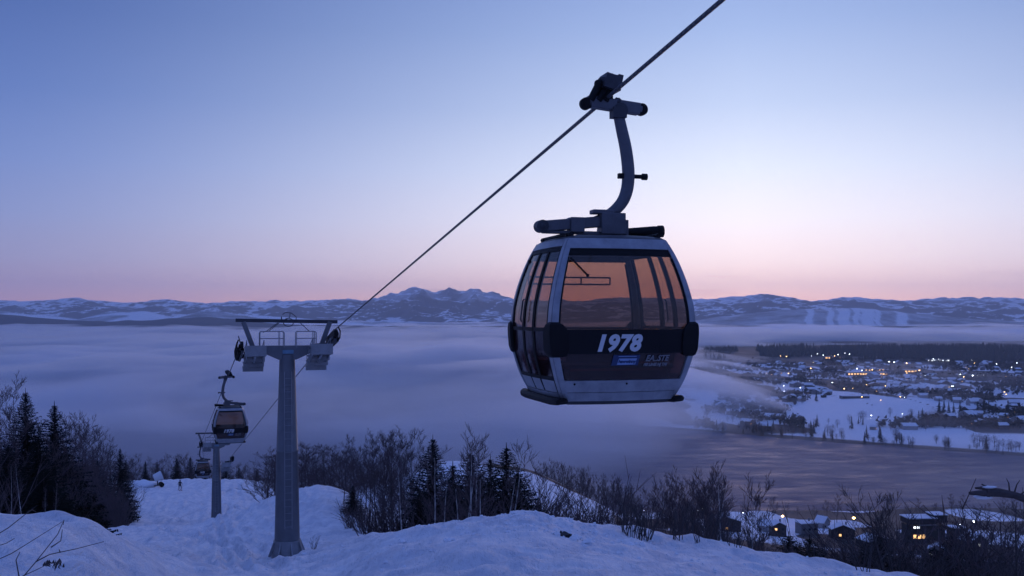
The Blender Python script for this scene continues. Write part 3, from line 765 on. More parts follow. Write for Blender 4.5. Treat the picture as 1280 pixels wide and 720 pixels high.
HG = 4.02       # height of the rope above the cabin floor
def make_gondola(mir, label, group, detail=True):
    t = empty('gondola_cabin', (0, 0, 0), 0, label, 'gondola', group)
    ends = (('end', -1), ('end', 1)); sides = (('side', -1), ('side', 1))
    # silver body frame: corner posts, top and bottom rails
    f = MB()
    for E in ends:
        for a, b in ((-1.0, -.915), (.915, 1.0)):
            patch(f, E, a, b, .0, CH, .012, .05, 2, 26)
        patch(f, E, -.915, .915, 1.985, CH, .010, .045, 12, 3)
        patch(f, E, -.915, .915, .0, .115, .006, .045, 12, 2)
        patch(f, E, -.915, .915, .125, .275, .014, .045, 12, 3)
    for S in sides:
        for a, b in ((-1.0, -.89), (.89, 1.0)):
            patch(f, S, a, b, .0, CH, .010, .05, 2, 26)
        patch(f, S, -.875, .875, 2.02, CH, .010, .045, 10, 3)
        patch(f, S, -.875, .875, .0, .10, .010, .045, 10, 2)
    f.build('frame', M['silver'], t, smooth=True, bevel=0)
    # floor pan and roof
    def ring(z, off=0.0, n=10):
        r = []
        for i in range(n): r.append(surf(('end', -1), -1 + 2 * i / n, z, off))
        for i in range(n): r.append(surf(('side', 1), -1 + 2 * i / n, z, off))
        for i in range(n): r.append(surf(('end', 1), 1 - 2 * i / n, z, off))
        for i in range(n): r.append(surf(('side', -1), 1 - 2 * i / n, z, off))
        return r
    def scaled(r, k, z): return [Vector((p.x * k, p.y * k, z)) for p in r]
    g = MB(); base = ring(.0)
    g.loft([scaled(base, .80, -.055), scaled(base, .93, -.05), scaled(base, .965, .0), scaled(base, .965, .05)])
    g.build('floor_pan', M['steel_dark'], t, smooth=True)
    g = MB(); top = ring(CH - .002)
    g.loft([scaled(top, .985, CH - .03), scaled(top, .99, CH + .008), scaled(top, .93, CH + .035), scaled(top, .72, CH + .065), scaled(top, .3, CH + .08)])
    g.build('roof', M['steel_dark'], t, smooth=True)
    # end windows, band, lower windows
    for E in ends:
        g = MB(); patch(g, E, -.915, .915, .93, 1.91, -.008, .008, 14, 14); g.build('window', M['glass'], t, smooth=True)
        g = MB(); patch(g, E, -.915, .915, 1.90, 1.985, -.002, .03, 12, 2)
        patch(g, E, -.915, -.89, .93, 1.87, .0, .03, 1, 14); patch(g, E, .89, .915, .93, 1.87, .0, .03, 1, 14)
        g.build('window_seal', M['black'], t, smooth=True)
        g = MB(); patch(g, E, -.915, .915, .625, .935, .022, .05, 14, 5); g.build('band', M['band'], t, smooth=True, bevel=0)
        g = MB(); patch(g, E, -.90, .90,   .27, .64, -.006, .008, 14, 5); g.build('lower_window', M['glass_low'], t, smooth=True)
    # black bumper cushions wrapped over the four corner posts
    for sx in (-1, 1):
        for sy in (-1, 1):
            g = MB(); rings = []
            for z, w, o in ((.575, .10, .01), (.595, .18, .035), (.67, .215, .050), (.86, .215, .050), (.945, .19, .046), (1.0, .14, .04), (1.03, .08, .01)):
                r = []
                cs = surf(('end', sy), sx * 1.0, z)
                ea = surf(('end', sy), sx * (1 - w), z); sb = surf(('side', sx), sy * (1 - w * .9), z)
                dE = (ea - cs); dS = (sb - cs)
                nE = Vector((0, sy, 0)); nS = Vector((sx, 0, 0))
                r += [cs + dE + nE * .004, cs + dE * .93 + nE * o, cs + dE * .25 + nE * o * 1.05, cs + (nE + nS) * o * .86,
                      cs + dS * .25 + nS * o * 1.05, cs + dS * .93 + nS * o, cs + dS + nS * .004, cs - (nE + nS) * .03]
                rings.append(r if sx * sy > 0 else r[::-1])
            g.loft(rings); g.build('bumper', M['black'], t, smooth=True, bevel=.012)
    # side walls: a pair of sliding doors and a fixed strip each side
    for sx in (-1, 1):
        S = ('side', sx)
        for a, b in ((-.865, -.315), (-.30, .16), (.175, .865)):
            d = MB()
            patch(d, S, a, a + .035, .11, 2.01, .0, .04, 1, 24); patch(d, S, b - .035, b, .11, 2.01, .0, .04, 1, 24)
            patch(d, S, a + .035, b - .035, 1.965, 2.01, .0, .04, 4, 1); patch(d, S, a + .035, b - .035, .905, .955, .002, .04, 4, 2)
            patch(d, S, a + .035, b - .035, .26, .31, .0, .04, 4, 2)
            do = d.build('door', M['black'], t, smooth=True)
            d = MB(); patch(d, S, a + .03, b - .03, .95, 1.97, -.012, .008, 5, 14); d.build('pane', M['glass'], do, smooth=True)
            d = MB(); patch(d, S, a + .03, b - .03, .30, .91, -.010, .008, 5, 8); d.build('lower_pane', M['glass_low'], do, smooth=True)
            d = MB(); patch(d, S, a + .03, b - .03, .11, .265, .004, .03, 5, 3); d.build('kick_plate', M['silver'], do, smooth=True)
        g = MB(); g.tube([surf(S, .12, 1.02, .03), surf(S, .12, 1.05, .05), surf(S, .12, 1.3, .05), surf(S, .12, 1.33, .03)], .012, 6); g.build('door_handle', M['steel_dark'], t, smooth=True)
    # inside: two benches, their backs, hand rails
    for sy in (-1, 1):
        g = MB(); g.box((0, sy * .56, .44), (1.55, .42, .06)); g.box((0, sy * .62, .24), (1.4, .25, .36)); g.build('seat', M['seat'], t, bevel=.015)
        g = MB(); g.box((0, sy * .80, .70), (1.50, .06, .40), Matrix.Rotation(-sy * .1, 3, 'X')); g.build('backrest', M['seat'], t, bevel=.02)
        g = MB(); g.box((-.05, sy * .795, .405), (1.3, .02, .035)); g.build('red_piping', M['redstripe'], t)
    g = MB()
    for z in (1.56, 1.66):
        g.tube([(-.82, .66, z), (-.5, .72, z), (.45, .72, z)], .014, 6)
    g.tube([(.0, .72, 1.56), (.0, .72, 1.66)], .012, 6); g.tube([(-.82, .66, 1.56), (-.82, .66, 1.9)], .012, 6); g.tube([(.45, .72, 1.56), (.45, .72, 1.66)], .012, 6)
    g.build('hand_rail', M['steel_dark'], t, smooth=True)
    g = MB(); g.beam((-.72, -.86, 1.86), (-.50, -.90, 1.63), .03, .02); g.blob((-.5, -.9, 1.63), .022, 1); g.build('window_stay', M['black'], t)
    for cx_ in (.62, -.62):
        g = MB(); g.box((cx_, .2, 1.93), (.08, .9, .045)); g.build('ceiling_rail', M['black'], t)
    # skids under the cabin
    for sx in (-1, 1):
        g = MB(); rings = []
        for y, w, h, zz in ((-.86, .05, .05, .03), (-.81, .12, .09, -.0), (-.55, .14, .10, -.01), (.55, .14, .10, -.01), (.81, .12, .09, -.0), (.86, .05, .05, .03)):
            x0 = sx * (CW * .80 + .02)
            rings.append([Vector((x0 + a * w, y, zz + b * h)) for a, b in ((-.6, -.5), (.6, -.35), (.75, .1), (.5, .5), (-.5, .5), (-.7, .1))])
        g.loft(rings); g.build('skid', M['black'], t, smooth=True, bevel=.01)
    # yoke over the roof: a grey box beam to one side, a black tube to the other
    q = -1 if mir else 1
    g = MB()
    g.beam((-.86 * q, -.08, CH + .20), (.12 * q, -.02, CH + .30), .13, .15)
    g.beam((.0, -.02, CH + .22), (.30 * q, -.02, CH + .19), .20, .20)
    g.box((-.36 * q, -.05, CH + .23), (.20, .20, .21)); g.box((.17 * q, -.06, CH + .26), (.36, .16, .30))
    g.box((.38 * q, -.04, CH + .19), (.05, .13, .26)); g.box((.02, -.05, CH + .42), (.30, .17, .06))
    g.beam((-.86 * q, -.08, CH + .13), (.86 * q, -.02, CH + .12), .07, .05)
    yk = g.build('yoke', M['hanger'], t, bevel=.012)
    g = MB(); g.disc_wheel((-.87 * q, -.09, CH + .20), (0, 1, 0), .085, .17, 16); g.disc_wheel((-.87 * q, -.09, CH + .20), (0, 1, 0), .035, .20, 10); g.build('end_bush', M['steel_dark'], yk, smooth=True)
    g = MB(); g.tube([(.30 * q, -.02, CH + .14), (.44 * q, -.03, CH + .15), (.80 * q, -.06, CH + .17), (.87 * q, -.07, CH + .17)], [.05, .062, .075, .075], 14)
    g.tube([(.86 * q, -.07, CH + .17), (.93 * q, -.075, CH + .172)], [.085, .085], 14); g.build('damper', M['black'], yk, smooth=True)
    for sx in (-1, 1):
        g = MB()
        g.tube([(sx * .62, -.62, CH + .06), (sx * .62, .62, CH + .06)], .035, 8); g.box((sx * .62, -.5, CH + .03), (.09, .07, .09)); g.box((sx * .62, .5, CH + .03), (.09, .07, .09))
        g.build('roof_rail', M['black'], t, smooth=True)
    # hanger arm: a swan-neck tube from the grip down to the yoke
    pts = [(.17, 3.90), (.20, 3.78), (.245, 3.60), (.30, 3.38), (.335, 3.15), (.34, 2.98), (.315, 2.82), (.25, 2.68), (.13, 2.56), (-.02, 2.47), (-.14, 2.42)]
    def crs(P, k=5):
        out = []
        for i in range(len(P) - 1):
            p0, p1, p2, p3 = (Vector(P[max(i - 1, 0)]), Vector(P[i]), Vector(P[i + 1]), Vector(P[min(i + 2, len(P) - 1)]))
            for j in range(k):
                u = j / k
                out.append(.5 * ((2 * p1) + (p2 - p0) * u + (2 * p0 - 5 * p1 + 4 * p2 - p3) * u * u + (3 * p1 - p0 - 3 * p2 + p3) * u ** 3))
        return out + [Vector(P[-1])]
    path = crs([(x * q, 0, z + .10 * min(max((z - 2.42) / 1.3, 0), 1)) for x, z in pts]); n = len(path)
    g = MB(); g.tube(path, [.072 + .018 * math.sin(PI * min(i / n * 1.1, 1)) for i in range(n)], 14)
    ha = g.build('hanger_arm', M['hanger'], t, smooth=True)
    g = MB(); g.tube([(.33 * q, 0, 3.06), (.60 * q, .0, 3.06)], [.03, .03], 8); g.tube([(.55 * q, 0, 3.06), (.62 * q, 0, 3.06)], [.047, .047], 10)
    g.box((.24 * q, 0, 3.06), (.10, .07, .07)); g.build('step_peg', M['black'], ha, smooth=True)
    g = MB()
    hz_ = .1
    g.tube([(.20 * q, -.09, 3.97), (.20 * q, .09, 3.97)], .10, 14); g.box((.18 * q, -.02, 3.93), (.2, .16, .14))
    g.blob((.17 * q, -.03, 4.09), .055, 3, .3, 6); g.blob((.27 * q, -.02, 4.06), .03, 5, .3, 6); g.build('clamp', M['steel_dark'], ha, smooth=True)
    # grip on the rope
    g = MB()
    g.beam((-.27 * q, 0, 3.975), (.50 * q, 0, 3.905), .15, .16)
    g.tube([(.30 * q, 0, 3.925), (.53 * q, 0, 3.90)], .075, 12)
    gr = g.build('grip', M['hanger'], t, smooth=True, bevel=.012)
    g = MB(); g.disc_wheel((-.31 * q, -.04, 3.93), (0, 1, 0), .085, .07, 16)
    g.tube([(-.31 * q, -.09, 3.93), (-.31 * q, .02, 3.93)], .03, 8); g.build('guide_roller', M['black'], gr, smooth=True)
    g = MB(); g.disc_wheel((.53 * q, -.02, 3.90), (0, 1, 0), .085, .08, 16); g.build('guide_roller', M['black'], gr, smooth=True)
    g = MB(); g.box((.05 * q, -.03, 4.23), (.24, .30, .20), Matrix.Rotation(.25 * q, 3, 'Y')); g.blob((.05 * q, -.02, 4.25), (.16, .17, .125), 8, .15, 8)
    g.box((.15 * q, -.06, 4.23), (.07, .20, .22), Matrix.Rotation(.2 * q, 3, 'Y')); g.build('spring_housing', M['steel_dark'], gr, smooth=True)
    g = MB()
    for dx, tl in ((-.17, .35), (-.06, .45), (.04, .3)):
        g.tube([((dx - .07) * q, -.05, 3.98), ((dx + tl * .2 - .02) * q, -.05, 4.20)], [.052, .058], 10); g.blob(((dx + tl * .2 - .02) * q, -.05, 4.21), .07, dx * 9, .1, 6)
    g.box((-.02 * q, .0, 4.06), (.20, .16, .09)); g.build('jaw_lever', M['black'], gr, smooth=True)
    for o in (ha, gr):
        o.location = (.10 * q, 0, 0)
    gr.location.z = .10
    if detail:
        on_face(text_mesh('1978', .285, .28, .004, .013, 1.07), -.15, .75, .028, t, 'number', M['print'], 1.02)
        on_face(quad_me([(-.17, -.06), (.20, -.06), (.23, .075), (-.14, .075)]), -.05, .53, .006, t, 'sticker_ground', M['print_blue'])
        on_face(quad_me([(-.125, -.04), (.125, -.04), (.15, .04), (-.10, .04)]), -.015, .52, .009, t, 'sticker', M['print_sky'])
        on_face(text_mesh('hawwinny', .062, .25, .002, .002, .95), -.005, .52, .013, t, 'sticker_word', M['print_blue'])
        on_face(quad_me([(-.11, -.004), (.14, -.004), (.142, .004), (-.108, .004)]), -.015, .587, .010, t, 'sticker_line', M['print_sky'])
        on_face(text_mesh('EA..STE', .105, .25, .003, .003, 1.0), .44, .555, .010, t, 'lettering', M['print_dim'])
        on_face(text_mesh('FEI LINIE NJ TAI', .052, .25, .003, .003, 1.0), .425, .475, .010, t, 'small_lettering', M['print_dim'], .95)
        for sxx in (-.78, .02):
            g = MB(); g.blob(surf(('end', -1), sxx, .235, .02), (.014, .01, .014), 2, .0, 6); g.build('screw_head', M['black'], t)
    return t

HEAD = -math.atan2(-9.97, 34.7)        # yaw of the line: rotation about Z so that +Y runs downhill
# rope support points (measured where the rope rides over the wheels)
T1R = at(414, 416, 48); T1L = at(301, 431, 48.6)
T2R = at(289, 571, 120.0); T2L = at(252, 552, 120.8)
G1 = at(757, 124, 13.3)
GS = .96
def gondola_at(proto, grip, yaw, q=1):
    proto.rotation_euler = (0, 0, yaw); proto.scale = (GS, GS, GS)
    proto.location = grip - Vector((0, 0, (HG + .10) * GS)) - Vector((math.cos(yaw), math.sin(yaw), 0)) * .10 * GS * q
    return proto
g1 = make_gondola(False, 'large silver and amber-glass gondola numbered 1978 hanging closest on the rope', 'gondolas on the ropeway')
gondola_at(g1, G1, HEAD)
g2 = make_gondola(True, 'smaller gondola hanging on the descending rope left of the tall tower', 'gondolas on the ropeway')
yaw2 = math.atan2(24.8, 72)
def lerp_depth(a, b, d):
    u = (d - a.y) / (b.y - a.y); return a + (b - a) * u
gondola_at(g2, lerp_depth(T1L, T2L, 60.0), yaw2, -1)
g3 = copy_tree(g2); g3['label'] = 'tiny distant gondola just left of the second tower above the snow crest'

# ---------------------------------------------------------------- towers
def sheave_train(t, side, n=8, L=3.4, slope=0.0):
    """wheels in line under the rope; y forward, local origin at the rope"""
    b = MB()
    s = math.tan(slope)
    b.beam((0, -L / 2, -.52 - (-L / 2) * s), (0, L / 2, -.52 - (L / 2) * s), .10, .18)
    for c in (-L / 4, L / 4):
        b.beam((0, c - L / 5, -.36 - (c - L / 5) * s), (0, c + L / 5, -.36 - (c + L / 5) * s), .08, .12)
    o = b.build('sheave_frame', M['steel_dark'], t, bevel=.01)
    for i in range(n):
        y = -L / 2 + .18 + (L - .36) * i / (n - 1)
        w = MB(); w.disc_wheel((0, y, -.25 - y * s), (1, 0, 0), .20, .11, 18); w.disc_wheel((side * .07, y, -.25 - y * s), (1, 0, 0), .08, .08, 10)
        w.build('sheave_wheel', M['black'], t, smooth=True)
    return o

def make_tower(base, top_h, yaw, gauge_l, gauge_r, ropeL, ropeR, label, r0=.62, r1=.36, full=True):
    """base on the snow; top_h: height of the crossarm's centre above the base; rope points in world space."""
    t = empty('lift_tower', base, yaw, label, 'lift tower', 'towers of the ropeway')
    inv = Matrix.Rotation(-yaw, 4, 'Z') @ Matrix.Translation(-Vector(base))
    RL, RR = inv @ ropeL, inv @ ropeR
    g = MB(); zs = [-.6, 1.2, 1.25, 5.2, 5.24, 5.28, top_h - .6]
    g.tube([(0, 0, z) for z in (-.6, .8, 5.0, 5.03, 5.1, 5.13, top_h - .2)], [r0, r0 * .97, r0 * .83, r0 * .86, r0 * .86, r0 * .83, r1], 20)
    g.build('pole', M['pole'], t, smooth=True)
    g = MB(); g.tube([(0, 0, -.7), (0, 0, .25), (0, 0, .55), (0, 0, .75)], [r0 * 1.3, r0 * 1.2, r0 * 1.08, r0 * 1.05], 12)
    for k in range(8):
        a = k * PI / 4 + .2
        g.beam((math.cos(a) * r0 * 1.0, math.sin(a) * r0 * 1.0, .65), (math.cos(a) * r0 * 1.42, math.sin(a) * r0 * 1.6, .0), .06, .12)
    g.build('foot', M['steel'], t, smooth=True)
    # crossarm with haunches under it
    ax = min(-RL.x, RR.x) - .35
    g = MB(); zt = top_h + .24
    prof = [(-ax - .25, zt - .30), (-ax * .72, zt - .34), (-.95, zt - .44), (-.42, zt - .68), (.42, zt - .68), (.95, zt - .44), (ax * .72, zt - .34), (ax + .25, zt - .30)]
    rings = []
    for x, zb in prof: rings.append([Vector((x, -.24, zb)), Vector((x, .24, zb)), Vector((x, .24, zt)), Vector((x, -.24, zt))])
    g.loft(rings); g.build('crossarm', M['pole'], t, bevel=.02)
    g = MB(); g.box((.02, -.262, zt - .30), (.52, .02, .18)); g.build('number_plate', M['sign'], t)
    # V struts and the lifting beam on top
    tb = zt + 1.20; hb = 2.42
    for sx in (-1, 1):
        g = MB(); g.beam((sx * 1.60, 0, zt - .1), (sx * 2.06, 0, tb - .05), .20, .22, up=(1, 0, 0)); g.build('strut', M['pole'], t, bevel=.01)
    g = MB(); g.beam((-hb, 0, tb + .03), (hb, 0, tb - .06), .16, .17); g.build('lifting_beam', M['steel_dark'], t, bevel=.01)
    # ring with loop of cable at the middle of the beam
    g = MB()
    c = Vector((.05, -.12, tb - .02)); g.tube([c + Vector((math.cos(a) * .24, 0, math.sin(a) * .20 - .06)) for a in np.linspace(0, 2 * PI, 18)[:-1]], .022, 6, closed=True)
    g.tube([c + Vector((-.33, 0, -.08)), c + Vector((-.33, 0, .22))], .03, 6); g.tube([c + Vector((.38, 0, -.02)), c + Vector((.36, 0, .22)), c + Vector((.12, 0, .40)), c + Vector((-.15, 0, .42)), c + Vector((-.28, 0, .32))], .02, 6)
    g.tube([c + Vector((.08, 0, .40)), c + Vector((.06, 0, .18)), c + Vector((-.1, 0, .1))], .018, 6)
    g.build('cable_loop', M['steel_dark'], t, smooth=True)
    g = MB()
    for pp in (((-.45, 0, tb - .1), (-.95, -.1, zt + .72), (-1.15, -.1, zt + .64)), ((-.38, 0, tb - .1), (-.85, -.1, zt + .72)), ((.62, 0, tb - .1), (1.05, -.1, zt + .68), (1.35, -.1, zt + .66))):
        g.tube(pp, .018, 5)
    g.build('stay_cable', M['steel_dark'], t)
    # guard rails over the crossarm
    for x0, x1 in ((-1.30, -.16), (.42, 1.36)):
        g = MB()
        for y in (-.32, .32):
            g.tube([(x0, y, zt - .1), (x0, y, zt + .62), (x0 + .06, y, zt + .68), (x1 - .06, y, zt + .68), (x1, y, zt + .62), (x1, y, zt - .1)], .022, 6)
            g.tube([(x0, y, zt + .34), (x1, y, zt + .34)], .018, 6)
            g.tube([((x0 + x1) / 2 + .35, y, zt), ((x0 + x1) / 2 + .35, y, zt + .68)], .016, 6)
        g.build('guard_rail', M['steel'], t)
    # ladder up the pole
    g = MB()
    for x in (-.17, .17): g.tube([(x, -r0 - .10, 1.4), (x, -r1 - .14, top_h - 1.0)], .018, 5)
    nr = int((top_h - 2.4) / .32)
    for i in range(nr):
        u = i / nr; y = -(r0 + .10) * (1 - u) - (r1 + .14) * u; z = 1.5 + (top_h - 2.5) * u
        g.tube([(-.17, y, z), (.17, y, z)], .011, 4, cap=False)
    g.build('ladder', M['steel'], t)
    # sheave trains, each with its stepped catwalk inboard
    for sg, R, sl in ((-1, RL, .10), (1, RR, .10)):
        s0 = empty('sheave_assembly', R, 0); s0.parent = t
        L = 3.2; n = 8
        sheave_fr = MB(); tn = math.tan(.16)
        sheave_fr.beam((0, -L / 2, -.56 + L / 2 * tn), (0, L / 2, -.56 - L / 2 * tn), .10, .16)
        for c in (-L / 4, L / 4):
            sheave_fr.beam((0, c - L / 5, -.40 - (c - L / 5) * tn), (0, c + L / 5, -.40 - (c + L / 5) * tn), .22, .10)
        sheave_fr.beam((0, 0, -.55), (-sg * .75, 0, -.62), .22, .22)
        sheave_fr.build('sheave_frame', M['steel_dark'], s0, bevel=.01)
        for i in range(n):
            y = -L / 2 + .2 + (L - .4) * i / (n - 1)
            w = MB(); w.disc_wheel((0, y, -.235 - y * tn), (1, 0, 0), .215, .13, 18); w.disc_wheel((sg * .10, y, -.235 - y * tn), (1, 0, 0), .09, .10, 10)
            w.disc_wheel((sg * .11, y + .12, -.50 - y * tn), (1, 0, 0), .12, .16, 12)
            w.build('sheave_wheel', M['black'], s0, smooth=True)
        g = MB()
        for i in range(5):
            y = -1.3 + i * .62; z = -.26 - i * .27 + .12
            g.box((-sg * .62, y, z), (1.0, .60, .08)); g.box((-sg * .62, y - .29, z - .10), (1.0, .04, .20))
            for k in range(5): g.box((-sg * .62, y - .26 + k * .13, z + .04), (.84, .02, .035))
        g.box((-sg * .62, .0, -.90), (.10, 2.8, .10), Matrix.Rotation(-.27, 3, 'X')); g.box((-sg * .62, -1.62, -.30), (1.0, .04, .50))
        g.box((-sg * .22, 0, -.78), (.04, 3.0, .30), Matrix.Rotation(-.27, 3, 'X')); g.box((-sg * 1.02, 0, -.78), (.04, 3.0, .30), Matrix.Rotation(-.27, 3, 'X'))
        cw = g.build('catwalk', M['steel'], s0); cw.location.z = -.42 if sg > 0 else .05
        g = MB()
        for xx in (-sg * .22, -sg * 1.02):
            pts = []
            for i in range(4):
                y = -1.4 + i * .9; z = -.52 - i * .25 + .1
                g.tube([(xx, y, z - .1), (xx, y, z + .62)], .020, 5); pts.append((xx, y, z + .62))
            g.tube(pts, .022, 5)
        g.build('catwalk_rail', M['steel'], s0).location.z = -.42 if sg > 0 else .05
        for i in range(5):                              # rope catchers: fingers outboard of the wheels
            g = MB(); y = -1.4 + i * .7
            g.tube([(sg * .06, y, -.62 - y * tn), (sg * .22, y, -.45 - y * tn), (sg * .24, y, -.12 - y * tn), (sg * .16, y, .06 - y * tn)], .035, 5)
            g.build('rope_catcher', M['black'], s0)
    return t
B1 = ground_at(359, 48.3)
B1 = Vector((at(359, 695, 48.3).x, 48.3, B1.z))
yaw1 = .5 * (HEAD + yaw2)
h1 = at(358, 438, 48.3).z - B1.z
make_tower(B1, h1, yaw1, 0, 0, T1L, T1R, 'tall grey steel tower with ladder, crossarm and platforms nearest the camera')
B2x = at(270.5, 652, 120.4); B2 = Vector((B2x.x, B2x.y, hz(B2x.x, B2x.y)))
h2 = at(270, 556, 120.4).z - B2.z
make_tower(B2, h2, yaw2, 0, 0, T2L, T2R, 'shorter second tower standing farther down the piste behind the first')
T3 = at(269, 598, 232.0); B3 = Vector((T3.x, T3.y, hz(T3.x, T3.y)))
T3L, T3R = at(258, 600, 232.0), at(283, 603, 232.0)
make_tower(B3, max(T3.z - B3.z, 5), yaw2, 0, 0, T3L, T3R, 'far tower whose dark crossarm just shows over the snow crest')
gondola_at(g3, lerp_depth(T2L, T3L, 128.0), yaw2, -1)
g4 = copy_tree(g1); g4['label'] = 'faint distant gondola right of the second tower, below its crossarm'
gondola_at(g4, lerp_depth(T2R, T3R, 205.0), yaw2)

# ---------------------------------------------------------------- ropes
def rope(name, pts, label, r=.026):
    m = MB(); P = []
    for a, b in zip(pts[:-1], pts[1:]):
        n = 10
        for i in range(n):
            u = i / n; p = a.lerp(b, u); P.append(p)
    P.append(pts[-1]); m.tube(P, r, 8)
    o = m.build(name, M['rope'], smooth=True); tag(o, label, 'cable', 'haul rope of the ropeway'); return o
def rope_mat():
    m, nt, out = new_mat('haul_rope_wire'); L = nt.links
    b = _n(nt, 'ShaderNodeBsdfPrincipled', Roughness=.5, Metallic=.3); b.inputs['Base Color'].default_value = (.09, .09, .10, 1)
    tc = _n(nt, 'ShaderNodeTexCoord'); w = _n(nt, 'ShaderNodeTexWave', Scale=9.0); w.bands_direction = 'DIAGONAL'; L.new(tc.outputs['Object'], w.inputs['Vector'])
    bp = _n(nt, 'ShaderNodeBump', Strength=.8); bp.inputs['Distance'].default_value = .02; L.new(w.outputs['Fac'], bp.inputs['Height']); L.new(bp.outputs[0], b.inputs['Normal'])
    L.new(b.outputs[0], out.inputs['Surface']); return m
M['rope'] = rope_mat()
up_end = G1 + (G1 - T1R) * 1.6
rope('haul_rope', [up_end, G1, T1R, T2R, T3R], 'long steel rope carrying the large gondola and running down past the towers')
rope('haul_rope', [T1L + Vector((.3, -1.5, .45)), T1L, T2L, T3L], 'steel rope of the left side carrying the smaller gondolas')
# ================================================================ trees and bushes
def bare_tree(seed, h, spread=.45, levels=5, trunk_r=.09, lean=0.0, stems=1, low=.25, twig_r=.010, birch=False, fan=1.0):
    """tapered trunk(s) and a crown of forking branches; returns (trunk MB, crown MB)."""
    rn = random.Random(seed); tr, cr = MB(), MB()
    def branch(p, d, L, r, lv):
        n = 3 if lv < 3 else 2
        pts = [p]; rs = [r]; q = p
        for i in range(n):
            d = (d + Vector((rn.uniform(-.16, .16), rn.uniform(-.16, .16), rn.uniform(-.02, .13)))).normalized()
            q = q + d * L / n; pts.append(q); rs.append(max(r * (1 - .5 * (i + 1) / n), twig_r * .55))
        cr.tube(pts, rs, 4 if lv == 1 else 3, cap=False)
        if lv >= levels: return
        k = rn.randint(3, 4) if lv < levels - 1 else rn.randint(3, 5)
        for j in range(k):
            u = .3 + .7 * (j + rn.random() * .6) / k; u = min(u, 1)
            i0 = min(int(u * n), n - 1); b = pts[i0].lerp(pts[i0 + 1], u * n - i0)
            side = Vector((rn.uniform(-1, 1), rn.uniform(-1, 1), rn.uniform(-.25, .75))).normalized()
            nd = (d * rn.uniform(.7, 1.1) + side * rn.uniform(.5, .95) * fan).normalized()
            branch(b, nd, L * rn.uniform(.48, .72), max(r * rn.uniform(.42, .6), twig_r), lv + 1)
    for s in range(stems):
        a = rn.uniform(0, 2 * PI); ln = lean + (rn.uniform(.12, .34) if stems > 1 else rn.uniform(0, .07))
        d = Vector((math.cos(a) * ln, math.sin(a) * ln, 1)).normalized(); p = Vector((math.cos(a) * .06 * stems, math.sin(a) * .06 * stems, -.3))
        hh = h * (rn.uniform(.75, 1) if stems > 1 else 1); n = 9; pts = [p]; rs = [trunk_r]
        for i in range(n):
            d = (d + Vector((rn.uniform(-.06, .06), rn.uniform(-.06, .06), .04))).normalized()
            p = p + d * (hh + .3) / n; pts.append(p); rs.append(max(trunk_r * (1 - .93 * ((i + 1) / n) ** .9), twig_r))
        tr.tube(pts, rs, 7, cap=False)
        nb = int(13 + h * 1.1) if stems == 1 else 8
        for j in range(nb):
            u = low + (1 - low) * (j + rn.random()) / nb; u = min(u, .985)
            i0 = min(int(u * n), n - 1); b = pts[i0].lerp(pts[i0 + 1], u * n - i0); r = rs[i0] * .5
            az = j * 2.4 + rn.uniform(-.5, .5); upn = rn.uniform(.55, 1.2)
            nd = Vector((math.cos(az), math.sin(az), upn)).normalized()
            L = hh * spread * (1.05 - u * .75) * rn.uniform(.6, 1.1) * .75
            branch(b, nd, L, max(r, twig_r), 2 if levels > 3 else 1)
    return tr, cr

def fir(seed, h, w=.26, dens=1.0, ragged=.25, card=.16):
    rn = random.Random(seed); tr, cr = MB(), MB()
    tr.tube([(0, 0, -.4), (0, 0, h * .5), (0, 0, h * .985)], [h * .018, h * .011, .012], 7, cap=False)
    N = int(520 * dens * (.6 + w)); 
    for j in range(N):
        u = .04 + .95 * (j / N) ** .88; u = min(u, .985); z = u * h
        R = h * w * 1.62 * (1 - u) ** .92 + .005 * h
        az = j * 2.39996 + rn.uniform(-.5, .5)
        L = R * (1 - ragged * rn.random() ** 1.5 * 1.3) * (1.12 if rn.random() < .15 else 1)
        droop = rn.uniform(.22, .50) * (1 - u) - .30 * u * u
        c, s = math.cos(az), math.sin(az); nseg = 3 + int(L / (card * 1.1)); cd_ = card * (.26 + .95 * (1 - u))
        pr = Vector((0, 0, z))
        for i in range(1, nseg + 1):
            t = i / nseg
            q = Vector((c * L * t, s * L * t, z - droop * L * t + .22 * L * t * t * (1 - u)))
            cr.add([pr, q, q + Vector((0, 0, -.02))], [(0, 1, 2)])
            for k in range(5):
                mid = pr.lerp(q, rn.random()); sd = (-1, 1, 0, -1, 1)[k]
                wv = Vector((-s, c, 0)) * sd * cd_ * rn.uniform(.8, 1.9) * (1.15 - .7 * t) + Vector((c, s, 0)) * cd_ * rn.uniform(.3, 1.0)
                wv.z += rn.uniform(-.9, .3) * cd_ * (.6 if sd else 1.8)
                side = wv.cross(Vector((rn.uniform(-1, 1), rn.uniform(-1, 1), rn.uniform(.3, 1)))).normalized() * cd_ * .36
                cr.add([mid - side * .6, mid + wv * .55 - side, mid + wv, mid + wv * .55 + side], [(0, 1, 2, 3)])
            pr = q
    cr.tube([(0, 0, h * .93), (0, 0, h * 1.02)], [.035, .008], 4, cap=False)
    return tr, cr

